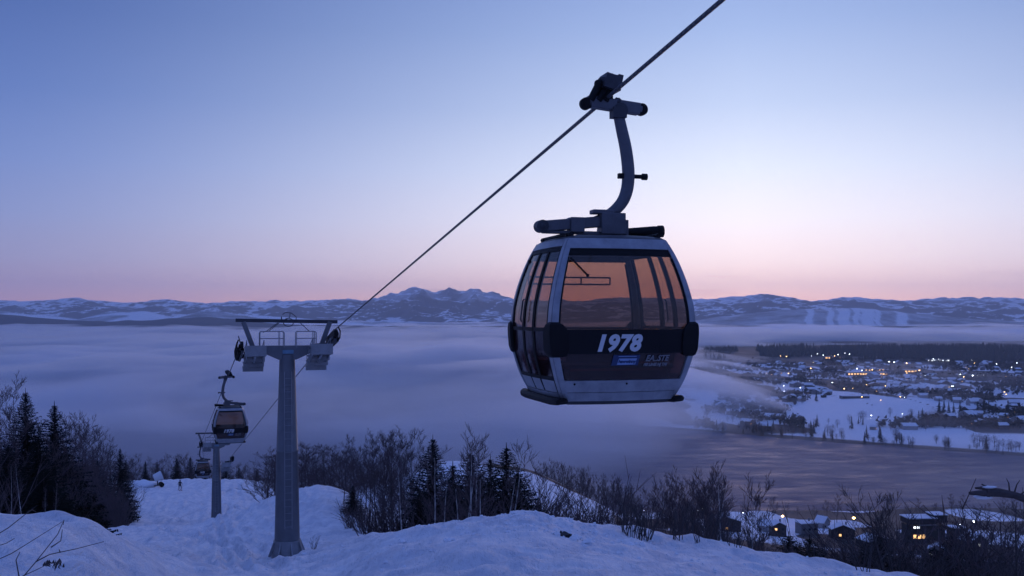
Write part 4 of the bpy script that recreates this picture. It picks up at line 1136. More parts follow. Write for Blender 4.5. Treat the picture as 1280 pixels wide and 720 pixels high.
def bush_mesh(seed, h, n=34, spread=.5, r=.010, kids=4):
    rn = random.Random(seed); b = MB()
    for i in range(n):
        a = rn.uniform(0, 2 * PI); ln = rn.uniform(.05, spread); d = Vector((math.cos(a) * ln, math.sin(a) * ln, 1)).normalized()
        p = Vector((rn.gauss(0, .16) * h * .4, rn.gauss(0, .16) * h * .4, -.15)); L = h * rn.uniform(.45, 1); pts = [p]; m = 5
        for k in range(m):
            d = (d + Vector((rn.uniform(-.13, .13), rn.uniform(-.13, .13), .02))).normalized(); p = p + d * L / m; pts.append(p)
        b.tube(pts, [r * 1.5 * (1 - .8 * k / m) + r * .25 for k in range(m + 1)], 3, cap=False)
        for k in range(kids):
            u = rn.uniform(.35, .95); i0 = min(int(u * m), m - 1); q = pts[i0].lerp(pts[i0 + 1], u * m - i0)
            dd = (d + Vector((rn.uniform(-.8, .8), rn.uniform(-.8, .8), rn.uniform(-.1, .4)))).normalized(); l2 = L * rn.uniform(.12, .3)
            e = q + dd * l2; b.tube([q, q + dd * l2 * .5 + Vector((0, 0, .02)), e], [r * .7, r * .5, r * .25], 3, cap=False)
            for w in range(2):
                d3 = (dd + Vector((rn.uniform(-.9, .9), rn.uniform(-.9, .9), rn.uniform(-.1, .5)))).normalized()
                q3 = q + dd * l2 * rn.uniform(.3, .9); b.tube([q3, q3 + d3 * l2 * .6], [r * .45, r * .2], 3, cap=False)
    return b

def as_tree(name, pair, mt, mc, cat='tree'):
    t = empty(name, (0, 0, -9999)); t['category'] = cat
    pair[0].build('trunk', mt, t, smooth='all'); pair[1].build('crown', mc, t, smooth=False)
    return t
_used = set()
def place(proto, p, s=1.0, rz=0.0, label=None, group=None, sx=None):
    if proto.name in _used: o = copy_tree(proto)
    else: _used.add(proto.name); o = proto
    o.location = p; o.rotation_euler = (0, 0, rz); o.scale = (sx or s, sx or s, s)
    if label: o['label'] = label
    if group: o['group'] = group
    return o

P = {}
for i in range(4): P['bare%d' % i] = as_tree('bare_tree', bare_tree(100 + i, 7.0, .50, 5, .085, low=.18, twig_r=.0095), M['bark'], M['twig'])
for i in range(3): P['birch%d' % i] = as_tree('birch_tree', bare_tree(200 + i, 7.0, .36, 4, .095, lean=(.05, .25, .15)[i], low=.42, twig_r=.010), M['birch'], M['twig'])
P['birchfork'] = as_tree('birch_tree', bare_tree(211, 7.0, .40, 4, .10, lean=.1, stems=3, low=.4, twig_r=.010), M['birch'], M['twig'])
for i in range(4): P['fir%d' % i] = as_tree('fir_tree', fir(300 + i, 8.0, (.25, .21, .30, .17)[i], 1.0, (.25, .3, .2, .45)[i]), M['bark'], M['needle'])
for i in range(3):
    o = bush_mesh(400 + i, 2.4).build('bush', M['twig']); o['category'] = 'bush'; P['bush%d' % i] = o
P['big'] = as_tree('bare_tree', bare_tree(505, 9.0, .66, 5, .17, stems=3, low=.22, twig_r=.009, fan=.8), M['bark'], M['bark'])
P['big2'] = as_tree('bare_tree', bare_tree(508, 9.0, .60, 5, .14, stems=2, low=.2, twig_r=.009, fan=.9), M['bark'], M['bark'])
rn = random.Random(5)

def plant(kind, px, d, top, label=None, group=None, base_h=None, w=1.0, dz=0.0):
    """stand a plant on the ground so that its tip reaches the wanted height"""
    g = ground_at(px, d); g.z += dz; H0 = {'fir': 8.0, 'bar': 7.2, 'bir': 7.0, 'bus': 2.3, 'big': 8.6}[kind[:3]]
    zt = (HY - top) / F * d; s = max((zt - g.z) / H0, .12)
    return place(P[kind], g, s, rn.uniform(0, 6.28), label, group, s * w)

# the grove behind the bank --------------------------------------------------
G_ = 'trees of the grove behind the snow bank'
plant('fir1', 541, 66, 547, 'tallest pointed dark fir standing in the middle of the grove', G_, w=1.23)
plant('fir0', 633, 64, 558, 'broad dark fir at the right end of the grove', G_, w=1.37)
plant('fir2', 613, 70, 572, 'dark fir tucked close behind the broad fir of the grove', G_, w=1.04)
plant('fir3', 589, 72, 566, 'slim ragged fir between the birches of the grove', G_, w=1.95)
plant('fir1', 566, 74, 580, 'short slim fir just right of the tallest fir', G_, w=1.56)
plant('fir2', 600, 62, 592, 'low dark fir behind the forked birch', G_, w=1.30)
plant('fir2', 575, 60, 604, 'low bushy fir at the foot of the birches', G_, w=1.43)
plant('fir3', 648, 68, 590, 'thin low fir beyond the right end of the grove', G_, w=2.08)
plant('fir0', 524, 62, 612, 'young fir low down left of the tallest fir', G_, w=1.30)
gf = ground_at(443, 78)
plant('fir3', 441, 79, 607, 'small solitary dark fir on the edge of the snow knoll', G_, w=2.21)
for k, (px, d, top, kd) in enumerate([(429, 84, 556, 0), (443, 86, 550, 1), (452, 80, 560, 2), (462, 83, 548, 3), (471, 78, 556, 0), (480, 82, 546, 1), (489, 76, 552, 2), (498, 80, 549, 3),
                                      (507, 74, 556, 0), (515, 79, 552, 1), (437, 92, 562, 2), (457, 94, 554, 3), (476, 95, 550, 0), (492, 90, 553, 1), (530, 78, 560, 2)]):
    plant('bare%d' % kd, px, d, top, 'slender bare tree in the dense reddish thicket left of the tallest fir', 'bare trees of the thicket in the grove', w=.85)
for k, (px, d, top, kd, lb) in enumerate([(536, 49, 570, 'birch0', 'white stemmed birch right in front of the tallest fir'), (502, 48, 585, 'birch2', 'pale birch with straight trunk at the thicket edge'),
        (560, 51, 556, 'birch1', 'tall leaning birch between the tallest fir and the slim fir'), (573, 50, 556, 'birch2', 'thin upright birch right of the leaning birch'),
        (585, 53, 548, 'birch0', 'birch with a fine high crown above the slim fir'), (603, 48, 549, 'birchfork', 'forked birch with three pale stems spreading from one foot'),
        (614, 54, 556, 'birch1', 'birch whose crown shows left of the broad fir'), (550, 53, 592, 'birch0', 'short birch leaning beside the tallest fir')]):
    plant(kd, px, d, top, lb, G_, w=.8)
for k in range(16):
    px = 432 + 14 * k + rn.uniform(-5, 5); plant('bush%d' % (k % 3), px, rn.uniform(60, 74), rn.uniform(616, 634), 'twiggy undergrowth bush among the grove trunks', 'undergrowth bushes of the grove', w=1.5)
# bushes and bare trees behind the knoll -------------------------------------
for k in range(15):
    px = 326 + 8 * k + rn.uniform(-3, 3)
    plant('bare%d' % (k % 4), px, rn.uniform(118, 140), 573 - 14 * math.exp(-((px - 400) / 35) ** 2) + rn.uniform(-4, 6), 'round bare tree rising behind the snow knoll', 'bare trees behind the snow knoll', w=1.5, dz=-.5)
# brush right of the grove ---------------------------------------------------
for k in range(13):
    px = 650 + 8.5 * k + rn.uniform(-3, 3)
    plant('bush%d' % (k % 3), px, rn.uniform(60, 95), rn.uniform(612, 632) + max(0, (px - 690)) * .14, 'reddish brush below the snowy ridge right of the grove', 'brush below the snowy ridge', w=1.2)
for k, (px, top) in enumerate([(664, 588), (686, 596), (705, 592), (728, 604), (742, 612)]):
    plant('birch%d' % (k % 3), px, 84, top, 'thin lone sapling in front of the snowy ridge', 'saplings in front of the snowy ridge', w=.8)
# misty wood over the ridge --------------------------------------------------
for k in range(34):
    px = 676 + 3.6 * k + rn.uniform(-3, 3); d = rn.uniform(395, 450)
    top = 575 + (px - 690) * .33 + rn.uniform(-4, 7) if px > 690 else 580
    plant('bare%d' % (k % 4), px, d, min(top, 612), 'misty bare tree of the wood beyond the snowy ridge', 'misty wood beyond the ridge', w=.55)
# dark wood down towards the shore, right of the middle ----------------------
for k in range(30):
    px = 748 + 5.4 * k + rn.uniform(-4, 4); d = rn.uniform(170, 420)
    top = 608 + 22 * fbm(np.array([px / 37.]), np.array([d / 90.]), 2, 3)[0] + rn.uniform(0, 16)
    plant('bare%d' % (k % 4), px, d, top, 'dark bare tree on the slope down to the river', 'dark wood on the slope to the river', w=.8)
# foreground saplings growing out of the bank on the right -------------------
for k in range(26):
    px = 782 + 8.2 * k + rn.uniform(-6, 6); d = rn.uniform(33, 38)
    if 800 < px < 1010 or rn.random() < .8:
        cr_y = 655 + max(0, px - 790) * .175
        plant('bush%d' % (k % 3), px, d, cr_y - rn.uniform(0, 16), 'thin dark saplings growing just behind the bank crest', 'saplings along the bank crest', w=.55)
for k, (px, d, top, kd) in enumerate([(838, 47, 622, 'bare1'), (866, 52, 612, 'bare2'), (882, 46, 604, 'birch1'), (905, 44, 587, 'birch0'), (893, 50, 600, 'bare3'), (925, 55, 608, 'birch2'),
                                      (938, 60, 618, 'bare0'), (860, 60, 606, 'bare0'), (818, 62, 620, 'bare3'), (790, 66, 616, 'bare1')]):
    lb = {905: 'tall bare birch with a pale trunk rising against the river', 882: 'slim dark birch left of the tall pale one', 925: 'small birch with a forked pale stem right of the tall one'}
    plant(kd, px, d, top, lb.get(px, 'dark bare tree standing beyond the bank left of the river birch'), None if px in lb else 'bare trees beyond the bank', w=.7)
# right hand cluster ---------------------------------------------------------
plant('big', 1134, 42, 600, 'big spreading bare tree with three dark trunks on the right', None, w=1.0)
plant('big2', 1262, 38, 604, 'dense bare tree at the right edge of the view', None, w=1.1)
plant('big2', 1236, 46, 640, 'lower bare tree beside the right edge tree', None, w=1.2)
plant('big', 1196, 50, 642, 'bushy bare tree between the spreading tree and the right edge', None, w=.9)
for k, (px, d, top, kd) in enumerate([(986, 62, 668, 'fir2'), (1012, 58, 672, 'fir2'), (1098, 60, 668, 'fir0'), (1082, 64, 682, 'fir2'), (1190, 60, 672, 'fir2'), (1168, 56, 684, 'fir0')]):
    lb = ['dark fir top left of the pair below the town', 'wider dark fir right of the pair below the town', 'dark fir left of the spreading bare tree', 'small low fir beside the spreading tree',
          'dark fir under the right edge trees', 'low fir between the trunks on the right'][k]
    plant(kd, px, d, top, lb, 'firs below the right bank', w=1.7)
for k in range(18):
    px = 1010 + 16 * k + rn.uniform(-6, 6); d = rn.uniform(42, 78)
    if px > 1330: break
    plant(('bush%d' % (k % 3)) if k % 2 else ('bare%d' % (k % 4)), px, d, rn.uniform(668, 698) - max(0, px - 1160) * .22, 'dark tangled bare thicket beyond the right bank', 'thicket beyond the right bank', w=1.3)
for k in range(20):
    px = 950 + 17 * k + rn.uniform(-6, 6)
    plant('bare%d' % (k % 4), px, rn.uniform(250, 400), rn.uniform(660, 680), 'dark roadside tree below the riverside houses', 'trees below the riverside houses', w=1.2)
for k in range(22):
    px = 930 + 17 * k + rn.uniform(-5, 5)
    plant('bare%d' % (k % 4), px, rn.uniform(640, 700), rn.uniform(618, 634), 'grey bare tree along the near river shore', 'trees along the near river shore', w=1.0)
# left wood ------------------------------------------------------------------
plant('fir0', 32, 40, 489, 'tallest dark fir of the left wood', None, w=1.0)
plant('fir3', 68, 46, 505, 'thin ragged fir right of the tallest fir of the left wood', None, w=1.5)
plant('fir2', -14, 44, 512, 'fir at the very left edge of the view', None, w=.9)
plant('fir0', 150, 124, 560, 'fir at the right end of the left wood', None, w=.8)
plant('fir2', 122, 120, 575, 'low bushy fir in the shade of the left wood', None, w=1.0)
plant('fir1', 48, 36, 545, 'second fir crowding the tallest fir of the left wood', None, w=1.6)
plant('fir2', 10, 33, 556, 'broad low fir in front of the left wood', None, w=1.2)
plant('fir2', 84, 48, 566, 'broad fir filling the middle of the left wood', None, w=1.2)
for k, (px, d, top) in enumerate([(px, d if px < 88 else d + 66, top) for px, d, top in [(4, 38, 490), (-20, 36, 500), (58, 50, 528), (82, 46, 540), (92, 52, 530), (104, 48, 524), (112, 56, 532), (124, 54, 545), (134, 60, 556), (142, 58, 566), (97, 42, 556), (20, 42, 530),
                                  (72, 40, 552), (116, 46, 572), (130, 50, 584), (154, 66, 574), (161, 72, 584)]]):
    plant('bare%d' % (k % 4), px, d, top, 'dark bare tree of the left wood', 'bare trees of the left wood', w=.9)
for k in range(46):
    px = -30 + 4.1 * k + rn.uniform(-4, 4); d = rn.uniform(26, 58) if px < 70 else rn.uniform(108, 150)
    top = rn.uniform(572, 604) + max(0, px - 90) * .35
    if k % 3 == 0: plant('fir2', px, d + 4, top, 'low dark fir of the left wood understorey', 'understorey firs of the left wood', w=1.3)
    else: plant('bush%d' % (k % 3), px, d, top, 'dark bush of the left wood understorey', 'understorey bushes of the left wood', w=1.2)
for k, (px, top) in enumerate([(12, 574), (30, 570), (58, 604), (70, 600)]):
    plant('birch%d' % (k % 3), px, 22, top + 6, 'pale sapling standing in front of the dark left wood', 'pale saplings in front of the left wood', w=.5)
for k in range(20):                                        # brush along the edge of the piste
    px = 112 + 2.6 * k + rn.uniform(-4, 4); d = rn.uniform(112, 150)
    plant('bush%d' % (k % 3), px, d, rn.uniform(612, 634), 'frosted brush along the left edge of the piste', 'brush along the piste', w=1.4)
for k in range(26):                                        # misty dark trees beyond the crest
    px = 160 + 6.6 * k + rn.uniform(-4, 4); d = rn.uniform(238, 290)
    plant(('fir%d' % (k % 4)) if k % 3 == 0 else 'bare%d' % (k % 4), px, d, 576 + 10 * fbm(np.array([px / 30.]), np.array([2.]), 2, 3)[0] + (px > 245) * 10, 'misty tree beyond the snow crest behind the second tower', 'misty trees beyond the crest', w=1.1)

# twigs in the near left corner ----------------------------------------------
def near_twigs():
    t = empty('bare_shrub', ground_at(24, 7.2), 0, 'sparse leafless shrub poking out of the snow in the near left corner', 'shrub')
    base = t.location.copy()
    lines = [[(28, 722), (45, 702), (72, 668), (80, 650), (79, 656)], [(45, 702), (62, 693), (95, 686), (130, 677)], [(24, 722), (46, 712), (58, 706)], [(64, 684), (76, 676), (78, 662)],
             [(-10, 672), (10, 660), (34, 641), (46, 632)], [(-6, 701), (14, 692), (40, 676), (78, 652)], [(-8, 684), (8, 679), (18, 673)], [(34, 641), (40, 637), (45, 640)], [(75, 690), (74, 687)], [(24, 722), (20, 700), (25, 690)]]
    for k, ln in enumerate(lines):
        m = MB(); d = 7.0 + .25 * (k % 4); n = len(ln)
        pts = [at(px, py, d + .12 * i) - base for i, (px, py) in enumerate(ln)]
        if k in (0, 2, 4, 5, 6): pts = [Vector((pts[0].x - .05, pts[0].y, pts[0].z - .25))] + pts; n += 1
        m.tube(pts, [.0050 * (1 - .75 * i / n) for i in range(n)], 5, cap=False); m.build('twig', M['bark'], t, smooth='all')
    m = MB(); c = at(67, 706, 7.2) - base; rr = random.Random(3)
    for i in range(26):
        dd = Vector((rr.uniform(-.07, .07), rr.uniform(-.03, .03), rr.uniform(-.018, .022))); e = Vector((rr.uniform(-.03, .03), rr.uniform(-.01, .01), rr.uniform(-.015, .015)))
        m.add([c + dd, c + dd + e, c + dd + e * .5 + Vector((0, .01, .022)), c + dd - e * .4 + Vector((.01, 0, -.018))], [(0, 1, 2), (0, 1, 3)])
    m.build('withered_leaves', M['bark'], t)
near_twigs()

# broken trunk reaching in from the right ------------------------------------
def broken_log():
    t = empty('broken_trunk', at(1276, 622, 36), 0, 'dark broken trunk with splintered end reaching in from the right edge', 'tree trunk')
    b = t.location.copy(); d = 36
    m = MB()
    pts = [at(px, py, d) - b for px, py in ((1330, 646), (1300, 630), (1268, 619), (1250, 616), (1232, 615))]
    m.tube(pts, [.20, .17, .13, .16, .17], 9); m.tube([at(1236, 617, d) - b, at(1224, 616, d - .1) - b, at(1212, 616.5, d - .2) - b], [.14, .10, .06], 7)
    m.tube([at(1240, 613, d) - b, at(1228, 610, d) - b, at(1219, 610, d) - b], [.10, .07, .035], 7)
    m.tube([at(1240, 611, d) - b, at(1231, 607.5, d) - b, at(1227, 605, d) - b], [.06, .04, .02], 6)
    m.build('trunk', M['bark'], t, smooth=True)
    for k, ln in enumerate([[(1268, 616), (1271, 606), (1275, 600)], [(1262, 614), (1261, 604), (1258, 598)], [(1272, 621), (1284, 612), (1296, 606)], [(1275, 623), (1283, 628), (1290, 640)]]):
        m = MB(); m.tube([at(px, py, d) - b for px, py in ln], [.035, .022, .01], 5, cap=False); m.build('branch', M['bark'], t, smooth='all')
    m = MB(); m.blob(at(1229, 621, d + .1) - b, (.34, .2, .10), 4, .35, 8); m.blob(at(1236, 613, d) - b + Vector((0, 0, .12)), (.3, .12, .05), 9, .3, 7); m.build('snow_cap', M['snowlump'], t, smooth='all')
broken_log()

def stone():
    g = ground_at(705, 24.5); t = empty('stone', g, .4, 'dark jagged stone poking out of the snow bank', 'stone')
    m = MB(); m.blob((0, 0, .05), (.13, .12, .11), 6, .8, 5); m.blob((.13, -.02, .0), (.08, .08, .09), 18, .8, 4); m.blob((-.10, .02, -.01), (.09, .07, .06), 28, .8, 4); m.build('rock', M['rock'], t)
    m = MB(); m.blob((.0, .05, .14), (.07, .06, .02), 2, .4, 7); m.build('snow_cap', M['snowlump'], t, smooth='all')
stone()
def frozen_stub():
    for k, (px, d) in enumerate([(720, 24), (728, 24.6)]):
        o = bush_mesh(900 + k, .22, 7, .9, .005, 2).build('grass_tuft', M['twig']); o.location = ground_at(px, d)
        tag(o, 'small dry tuft sticking out of the snow right of the dark stone', 'tuft', 'dry tufts beside the stone')
    o = bush_mesh(905, .9, 9, .6, .006, 3).build('bush', M['twig']); o.location = ground_at(393, 46); tag(o, 'small leafless bush at the foot of the tall tower', 'bush')
frozen_stub()

# crumbled snow: clods along the bank and beside the piste
def snow_clods():
    r = random.Random(21); m = MB()
    for i in range(900):
        if r.random() < .45: px, dd = r.gauss(668, 60), r.uniform(24, 31.5)
        elif r.random() < .5: px, dd = r.uniform(470, 1150), r.uniform(22, 32)
        else: px, dd = r.uniform(130, 430), r.uniform(31, 60)
        g = ground_at(px, dd); s = r.uniform(.02, .07) * (2.2 if r.random() < .06 else 1); V_ = []
        for z in (-.5, .35, .8):
            for k in range(5):
                a = k * 2 * PI / 5 + z; q = (1, .95, .45)[(z > 0) + (z > .5)] * r.uniform(.7, 1.2); V_.append(g + Vector((math.cos(a) * s * q, math.sin(a) * s * q, z * s * r.uniform(.7, 1.1))))
        m.add(V_, [(k, (k + 1) % 5, 5 + (k + 1) % 5, 5 + k) for k in range(5)] + [(5 + k, 5 + (k + 1) % 5, 10 + (k + 1) % 5, 10 + k) for k in range(5)] + [(10, 11, 12, 13, 14)])
    o = m.build('snow_crumbs', M['snowlump']); tag(o, 'crumbled clods of snow strewn over the bank and piste', 'snow clods', kind='stuff')
snow_clods()

def bank_twigs():
    r = random.Random(31); pr = []
    for i in range(3):
        o = bush_mesh(700 + i, 1.5, 7, .55, .012, 4).build('sapling', M['bark']); o['category'] = 'sapling'; pr.append(o)
    for k in range(20):
        px = r.uniform(782, 905) if k < 14 else r.uniform(905, 1080)
        src = pr[k % 3]; o = src if src.name not in _used else src.copy()
        if src.name in _used: COL.objects.link(o)
        _used.add(src.name); o.location = ground_at(px, r.uniform(30, 33)); o.rotation_euler = (0, 0, r.uniform(0, 6)); s = r.uniform(.5, .95); o.scale = (s, s, s)
        tag(o, 'spindly bare sapling poking out of the snow on the right of the bank', 'sapling', 'spindly saplings on the bank')
bank_twigs()
# ================================================================ people and machines on the piste
def skier():
    g = ground_at(225, 176.0); g = Vector((at(225, 0, 176).x, 176, g.z))
    me = bpy.data.meshes.new('person')
    J = [((0, 0, .92), .15), ((0, 0, 1.15), .15), ((0, 0, 1.40), .17), ((0, -.02, 1.53), .07), ((0, -.04, 1.66), .11), ((0, -.04, 1.76), .09),
         ((-.14, 0, .86), .11), ((-.18, -.12, .48), .08), ((-.18, .03, .08), .055), ((.14, 0, .86), .11), ((.18, -.14, .48), .08), ((.18, .02, .08), .055),
         ((-.22, 0, 1.42), .07), ((-.34, -.05, 1.15), .055), ((-.30, -.28, .98), .045), ((.22, 0, 1.42), .07), ((.34, -.05, 1.15), .055), ((.30, -.28, .98), .045),
         ((-.18, -.16, .05), .05), ((.18, -.17, .05), .05)]
    E = [(0, 1), (1, 2), (2, 3), (3, 4), (4, 5), (0, 6), (6, 7), (7, 8), (0, 9), (9, 10), (10, 11), (2, 12), (12, 13), (13, 14), (2, 15), (15, 16), (16, 17), (8, 18), (11, 19)]
    me.from_pydata([j[0] for j in J], E, []); me.materials.append(M['cloth'])
    o = bpy.data.objects.new('person', me); COL.objects.link(o)
    sk = o.modifiers.new('skin', 'SKIN')
    for i, j in enumerate(J): me.skin_vertices[0].data[i].radius = (j[1], j[1])
    me.skin_vertices[0].data[0].use_root = True
    ss = o.modifiers.new('sub', 'SUBSURF'); ss.levels = 1; ss.render_levels = 1
    o.location = g; o.rotation_euler = (0, 0, .5)
    tag(o, 'skier in dark clothes standing on the piste near the crest', 'person')
    m = MB(); m.blob((0, -.04, 1.74), (.12, .13, .11), 1, .05, 7); m.build('helmet', M['black'], o, smooth=True)
    for sx in (-.18, .18):
        m = MB(); m.box((sx, -.1, .01), (.09, 1.6, .03)); m.box((sx, -.93, .05), (.08, .12, .03), Matrix.Rotation(-.5, 3, 'X')); m.build('ski', M['redstripe'], o)
    for sx in (-.30, .30):
        m = MB(); m.tube([(sx, -.28, 1.0), (sx * 1.3, .1, .02)], .012, 5); m.build('ski_pole', M['steel_dark'], o)
skier()
def snow_gun():
    x = at(197, 0, 182).x; g = Vector((x, 182.0, hz(x, 182.0)))
    t = empty('snow_gun', g, .5, 'white hooded snow gun on a wheeled sled beside the crest', 'snow gun')
    R = Matrix.Rotation(-.35, 3, 'Y')
    m = MB(); m.tube([R @ Vector((-.9, 0, 0)) + Vector((0, 0, 2.6)), R @ Vector((.9, 0, 0)) + Vector((0, 0, 2.6))], [.95, 1.15], 18); m.build('hood', M['whiteplastic'], t, smooth=True)
    m = MB(); m.tube([R @ Vector((.88, 0, 0)) + Vector((0, 0, 2.6)), R @ Vector((1.1, 0, 0)) + Vector((0, 0, 2.6))], [1.2, 1.2], 18); m.build('nozzle_ring', M['whiteplastic'], t, smooth=True)
    m = MB(); m.tube([(0, 0, .3), (0, 0, 1.9)], .16, 8); m.beam((-.9, 0, .4), (.9, 0, .4), .2, .2); m.build('stand', M['steel_dark'], t)
    for y in (-.7, .7):
        m = MB(); m.disc_wheel((.9, y, .6), (0, 1, 0), .6, .35, 16); m.build('wheel', M['black'], t, smooth=True)
    t.scale = (.72, .72, .72)
    m = MB()
    m.blob((-3.4, .5, .25), (3.0, 1.6, .95), 3, .35, 10); o = m.build('snow_heap', M['snowlump'], smooth='all'); o.location = g + Vector((0, 0, -.1)); tag(o, 'low heap of pushed snow left of the snow gun', 'snow heap')
snow_gun()

# ================================================================ houses
def house(name, w, l, h, rh, wall, lit=(), flat=False, chimney=True, mat_lit=None):
    """gabled house; lit: list of (face x position 0..1, height 0..1, width, height) on the front wall"""
    t = empty(name, (0, 0, 0)); t['category'] = 'house'
    m = MB(); m.box((0, 0, h / 2 - 1.5), (w, l, h + 3))
    if not flat: m.add([(-w / 2, -l / 2, h), (w / 2, -l / 2, h), (0, -l / 2, h + rh), (-w / 2, l / 2, h), (w / 2, l / 2, h), (0, l / 2, h + rh)], [(0, 1, 2), (4, 3, 5)])
    m.build('wall', wall, t)
    m = MB(); ov = .6
    if flat: m.box((0, 0, h + .25), (w + ov, l + ov, .5))
    else:
        for sx in (-1, 1):
            a = Vector((0, 0, h + rh + .28)); e = Vector((sx * (w / 2 + ov), 0, h - ov * rh / (w / 2) + .28)); th = Vector((0, 0, .42)); y = Vector((0, l / 2 + ov, 0))
            vs = [a - y, a + y, e + y, e - y]; m.add([v for v in vs] + [v - th for v in vs], [(0, 1, 2, 3), (7, 6, 5, 4), (0, 3, 7, 4), (1, 0, 4, 5), (2, 1, 5, 6), (3, 2, 6, 7)])
    ro = m.build('roof', M['roofsnow'], t)
    if chimney: m = MB(); m.box((w * .2, l * .1, h + rh * .8 + .6), (.9, .9, 2.0)); m.build('chimney', M['wall_mid'], ro)
    nx = max(2, int(w / 3.2)); nz = max(1, int(h / 3.0))
    k = 0
    for i in range(nx):
        for j in range(nz):
            x = -w / 2 + w * (i + .5) / nx; z = 1.5 + j * 2.9
            if z > h - .7: continue
            m = MB(); on = k in lit; k += 1
            m.box((x, -l / 2 - .05, z), (1.5, .12, 1.4)); m.build('window', (mat_lit or M['lit']) if on else M['darkwin'], t)
    return t

def put(o, px, d, rz, label, group=None, s=1.0, dz=0.0, sx=None):
    x = (px - HX) / F * d; o.location = (x, d, hz(x, d) + dz); o.rotation_euler = (0, 0, rz); o.scale = (s * (sx or 1), s, s); o['label'] = label
    if group: o['group'] = group
    return o
NG = 'houses on the near river bank'
_put = put
def put(o, px, d, rz, label, group=None, s=1.0, dz=0.0, sx=None): return _put(o, px, d, rz, label, group, s * .84 if group == NG else s, dz * .6 if group == NG else dz, sx)
put(house('house', 19.2, 10.4, 5.9, 3.0, M['wall_dark'], (2,)), 905, 540, .1, 'long dark barn with one lamp at the left end of the riverside houses', NG, dz=2)
put(house('house', 8.9, 8.9, 4.4, 3.0, M['wall_pale'], ()), 958, 560, .9, 'house with a bright snowy roof right of the dark barn', NG, dz=1)
put(house('house', 8.9, 7.4, 6.7, 2.2, M['wall_dark'], (1,)), 972, 530, .05, 'narrow dark house with one warm window', NG, dz=1)
put(house('house', 11.8, 8.9, 5.2, 1.5, M['wall_mid'], (), True), 1008, 560, .2, 'two storey flat roofed house in the middle of the riverside row', NG, dz=3)
put(house('house', 14.8, 8.9, 5.2, 3.0, M['wall_dark'], (1, 5, 6)), 1052, 545, -.1, 'long house with warm lit gable windows', NG, dz=2)
put(house('house', 8.1, 7.4, 4.4, 3.7, M['wall_pale'], ()), 1028, 600, .7, 'small steep roofed white house behind the lit long house', NG, dz=1)
put(house('house', 17.8, 11.8, 4.4, 2.2, M['wall_dark'], ()), 1092, 520, .4, 'broad low dark house with snow sliding off its roof', NG)
put(house('house', 11.8, 10.4, 6.7, 4.4, M['wall_dark'], (3,), mat_lit=M['litw']), 1216, 520, .35, 'steep gabled dark house below the broken trunk', NG, dz=1)
put(house('house', 9.6, 8.9, 7.4, 0.0, M['wall_dark'], (), True), 1196, 560, .1, 'square dark tower house right of the terraced lodge', NG, dz=3)
put(house('house', 10.4, 8.9, 4.4, 3.0, M['wall_mid'], (0,), mat_lit=M['litw']), 1172, 500, -.5, 'house with a cold white lit window under the lodge', NG)
def lodge():
    x = at(1155, 0, 540).x; t = empty('lodge', (x, 540, hz(x, 540) + 2.5), .08, 'terraced flat roofed lodge with warm ground floor standing above the other riverside houses', 'lodge')
    m = MB(); m.box((-6, 0, 4), (14, 12, 12)); m.box((6, 1, 5), (12, 13, 10)); m.box((-4, 0, 13.0), (19, 13, 3.6)); m.box((9, 0, 14.2), (9, 11, 5)); m.build('wall', M['wall_dark'], t)
    m = MB(); m.box((-4, 0, 15.1), (20, 14, .6)); m.build('roof', M['roofsnow'], t)
    m = MB(); m.box((9, 0, 17.0), (10, 12, .5)); m.build('roof', M['roofsnow'], t)
    m = MB(); m.box((-1.5, -7.2, 10.7), (12, 2.2, .4)); m.build('balcony', M['wall_mid'], t)
    for x0, z, w, h, mm in ((-9.5, 9.0, 1.6, 1.3, 'litw'), (-7.0, 9.0, 1.6, 1.3, 'litw'), (-9.3, 2.8, 2.2, 2.6, 'lit'), (-6.2, 2.8, 2.2, 2.6, 'lit'), (-3, 2.8, 2.0, 2.6, 'lit'), (3, 7, 3, 1.6, 'darkwin'), (8, 7, 3, 1.6, 'darkwin')):
        m = MB(); m.box((x0, -6.08 if x0 < 1 else -5.58, z), (w, .14, h)); m.build('window', M[mm], t)
    t.scale = (.8, .8, .8)
lodge()

def lamp(col):
    t = empty('street_lamp', (0, 0, 0)); t['category'] = 'street lamp'
    m = MB(); m.tube([(0, 0, -1), (0, 0, 6.6), (0, -.6, 7.1), (0, -1.0, 7.1)], [.12, .08, .06, .05], 5); m.build('post', M['steel_dark'], t)
    m = MB(); m.blob((0, -1.2, 7.0), (.95, .95, .7), 1, 0, 6); m.build('lamp_head', M[col], t)
    return t
LW, LO = lamp('lampw'), lamp('lampo')
def lamp_at(kind, px, py, label, group, size=1.0):
    """a lamp on the ground of the depth whose lamp head shows at this height"""
    lo, hi = (1180, 3300) if py < 545 else (380, 715)
    best = None
    ds = lo * (hi / lo) ** np.linspace(0, 1, 120); ys = HY - (H((px - HX) / F * ds, ds) + 7 * size) / ds * F
    best = (0, float(ds[np.argmin(np.abs(ys - py))]))
    src = LW if kind == 'w' else LO
    if src.name in _used: o = copy_tree(src)
    else: _used.add(src.name); o = src
    put(o, px, best[1], rn.uniform(0, 6), label, group, size); return o
for px, py, k, s in ((880, 630, 'w', .55), (874, 631, 'w', .45), (901, 650, 'o', .8), (980, 645, 'o', .8), (1037, 652, 'o', .6), (1066, 648, 'o', .9), (1201, 656, 'w', .5), (1215, 652, 'w', .7), (928, 641, 'w', .35), (1190, 668, 'w', .5), (790, 622, 'w', .5), (826, 636, 'w', .4), (806, 628, 'w', .4)):
    lamp_at(k, px, py, 'cold white lamp among the riverside houses' if k == 'w' else 'warm orange lamp among the riverside houses', 'white lamps of the near bank' if k == 'w' else 'orange lamps of the near bank', s)
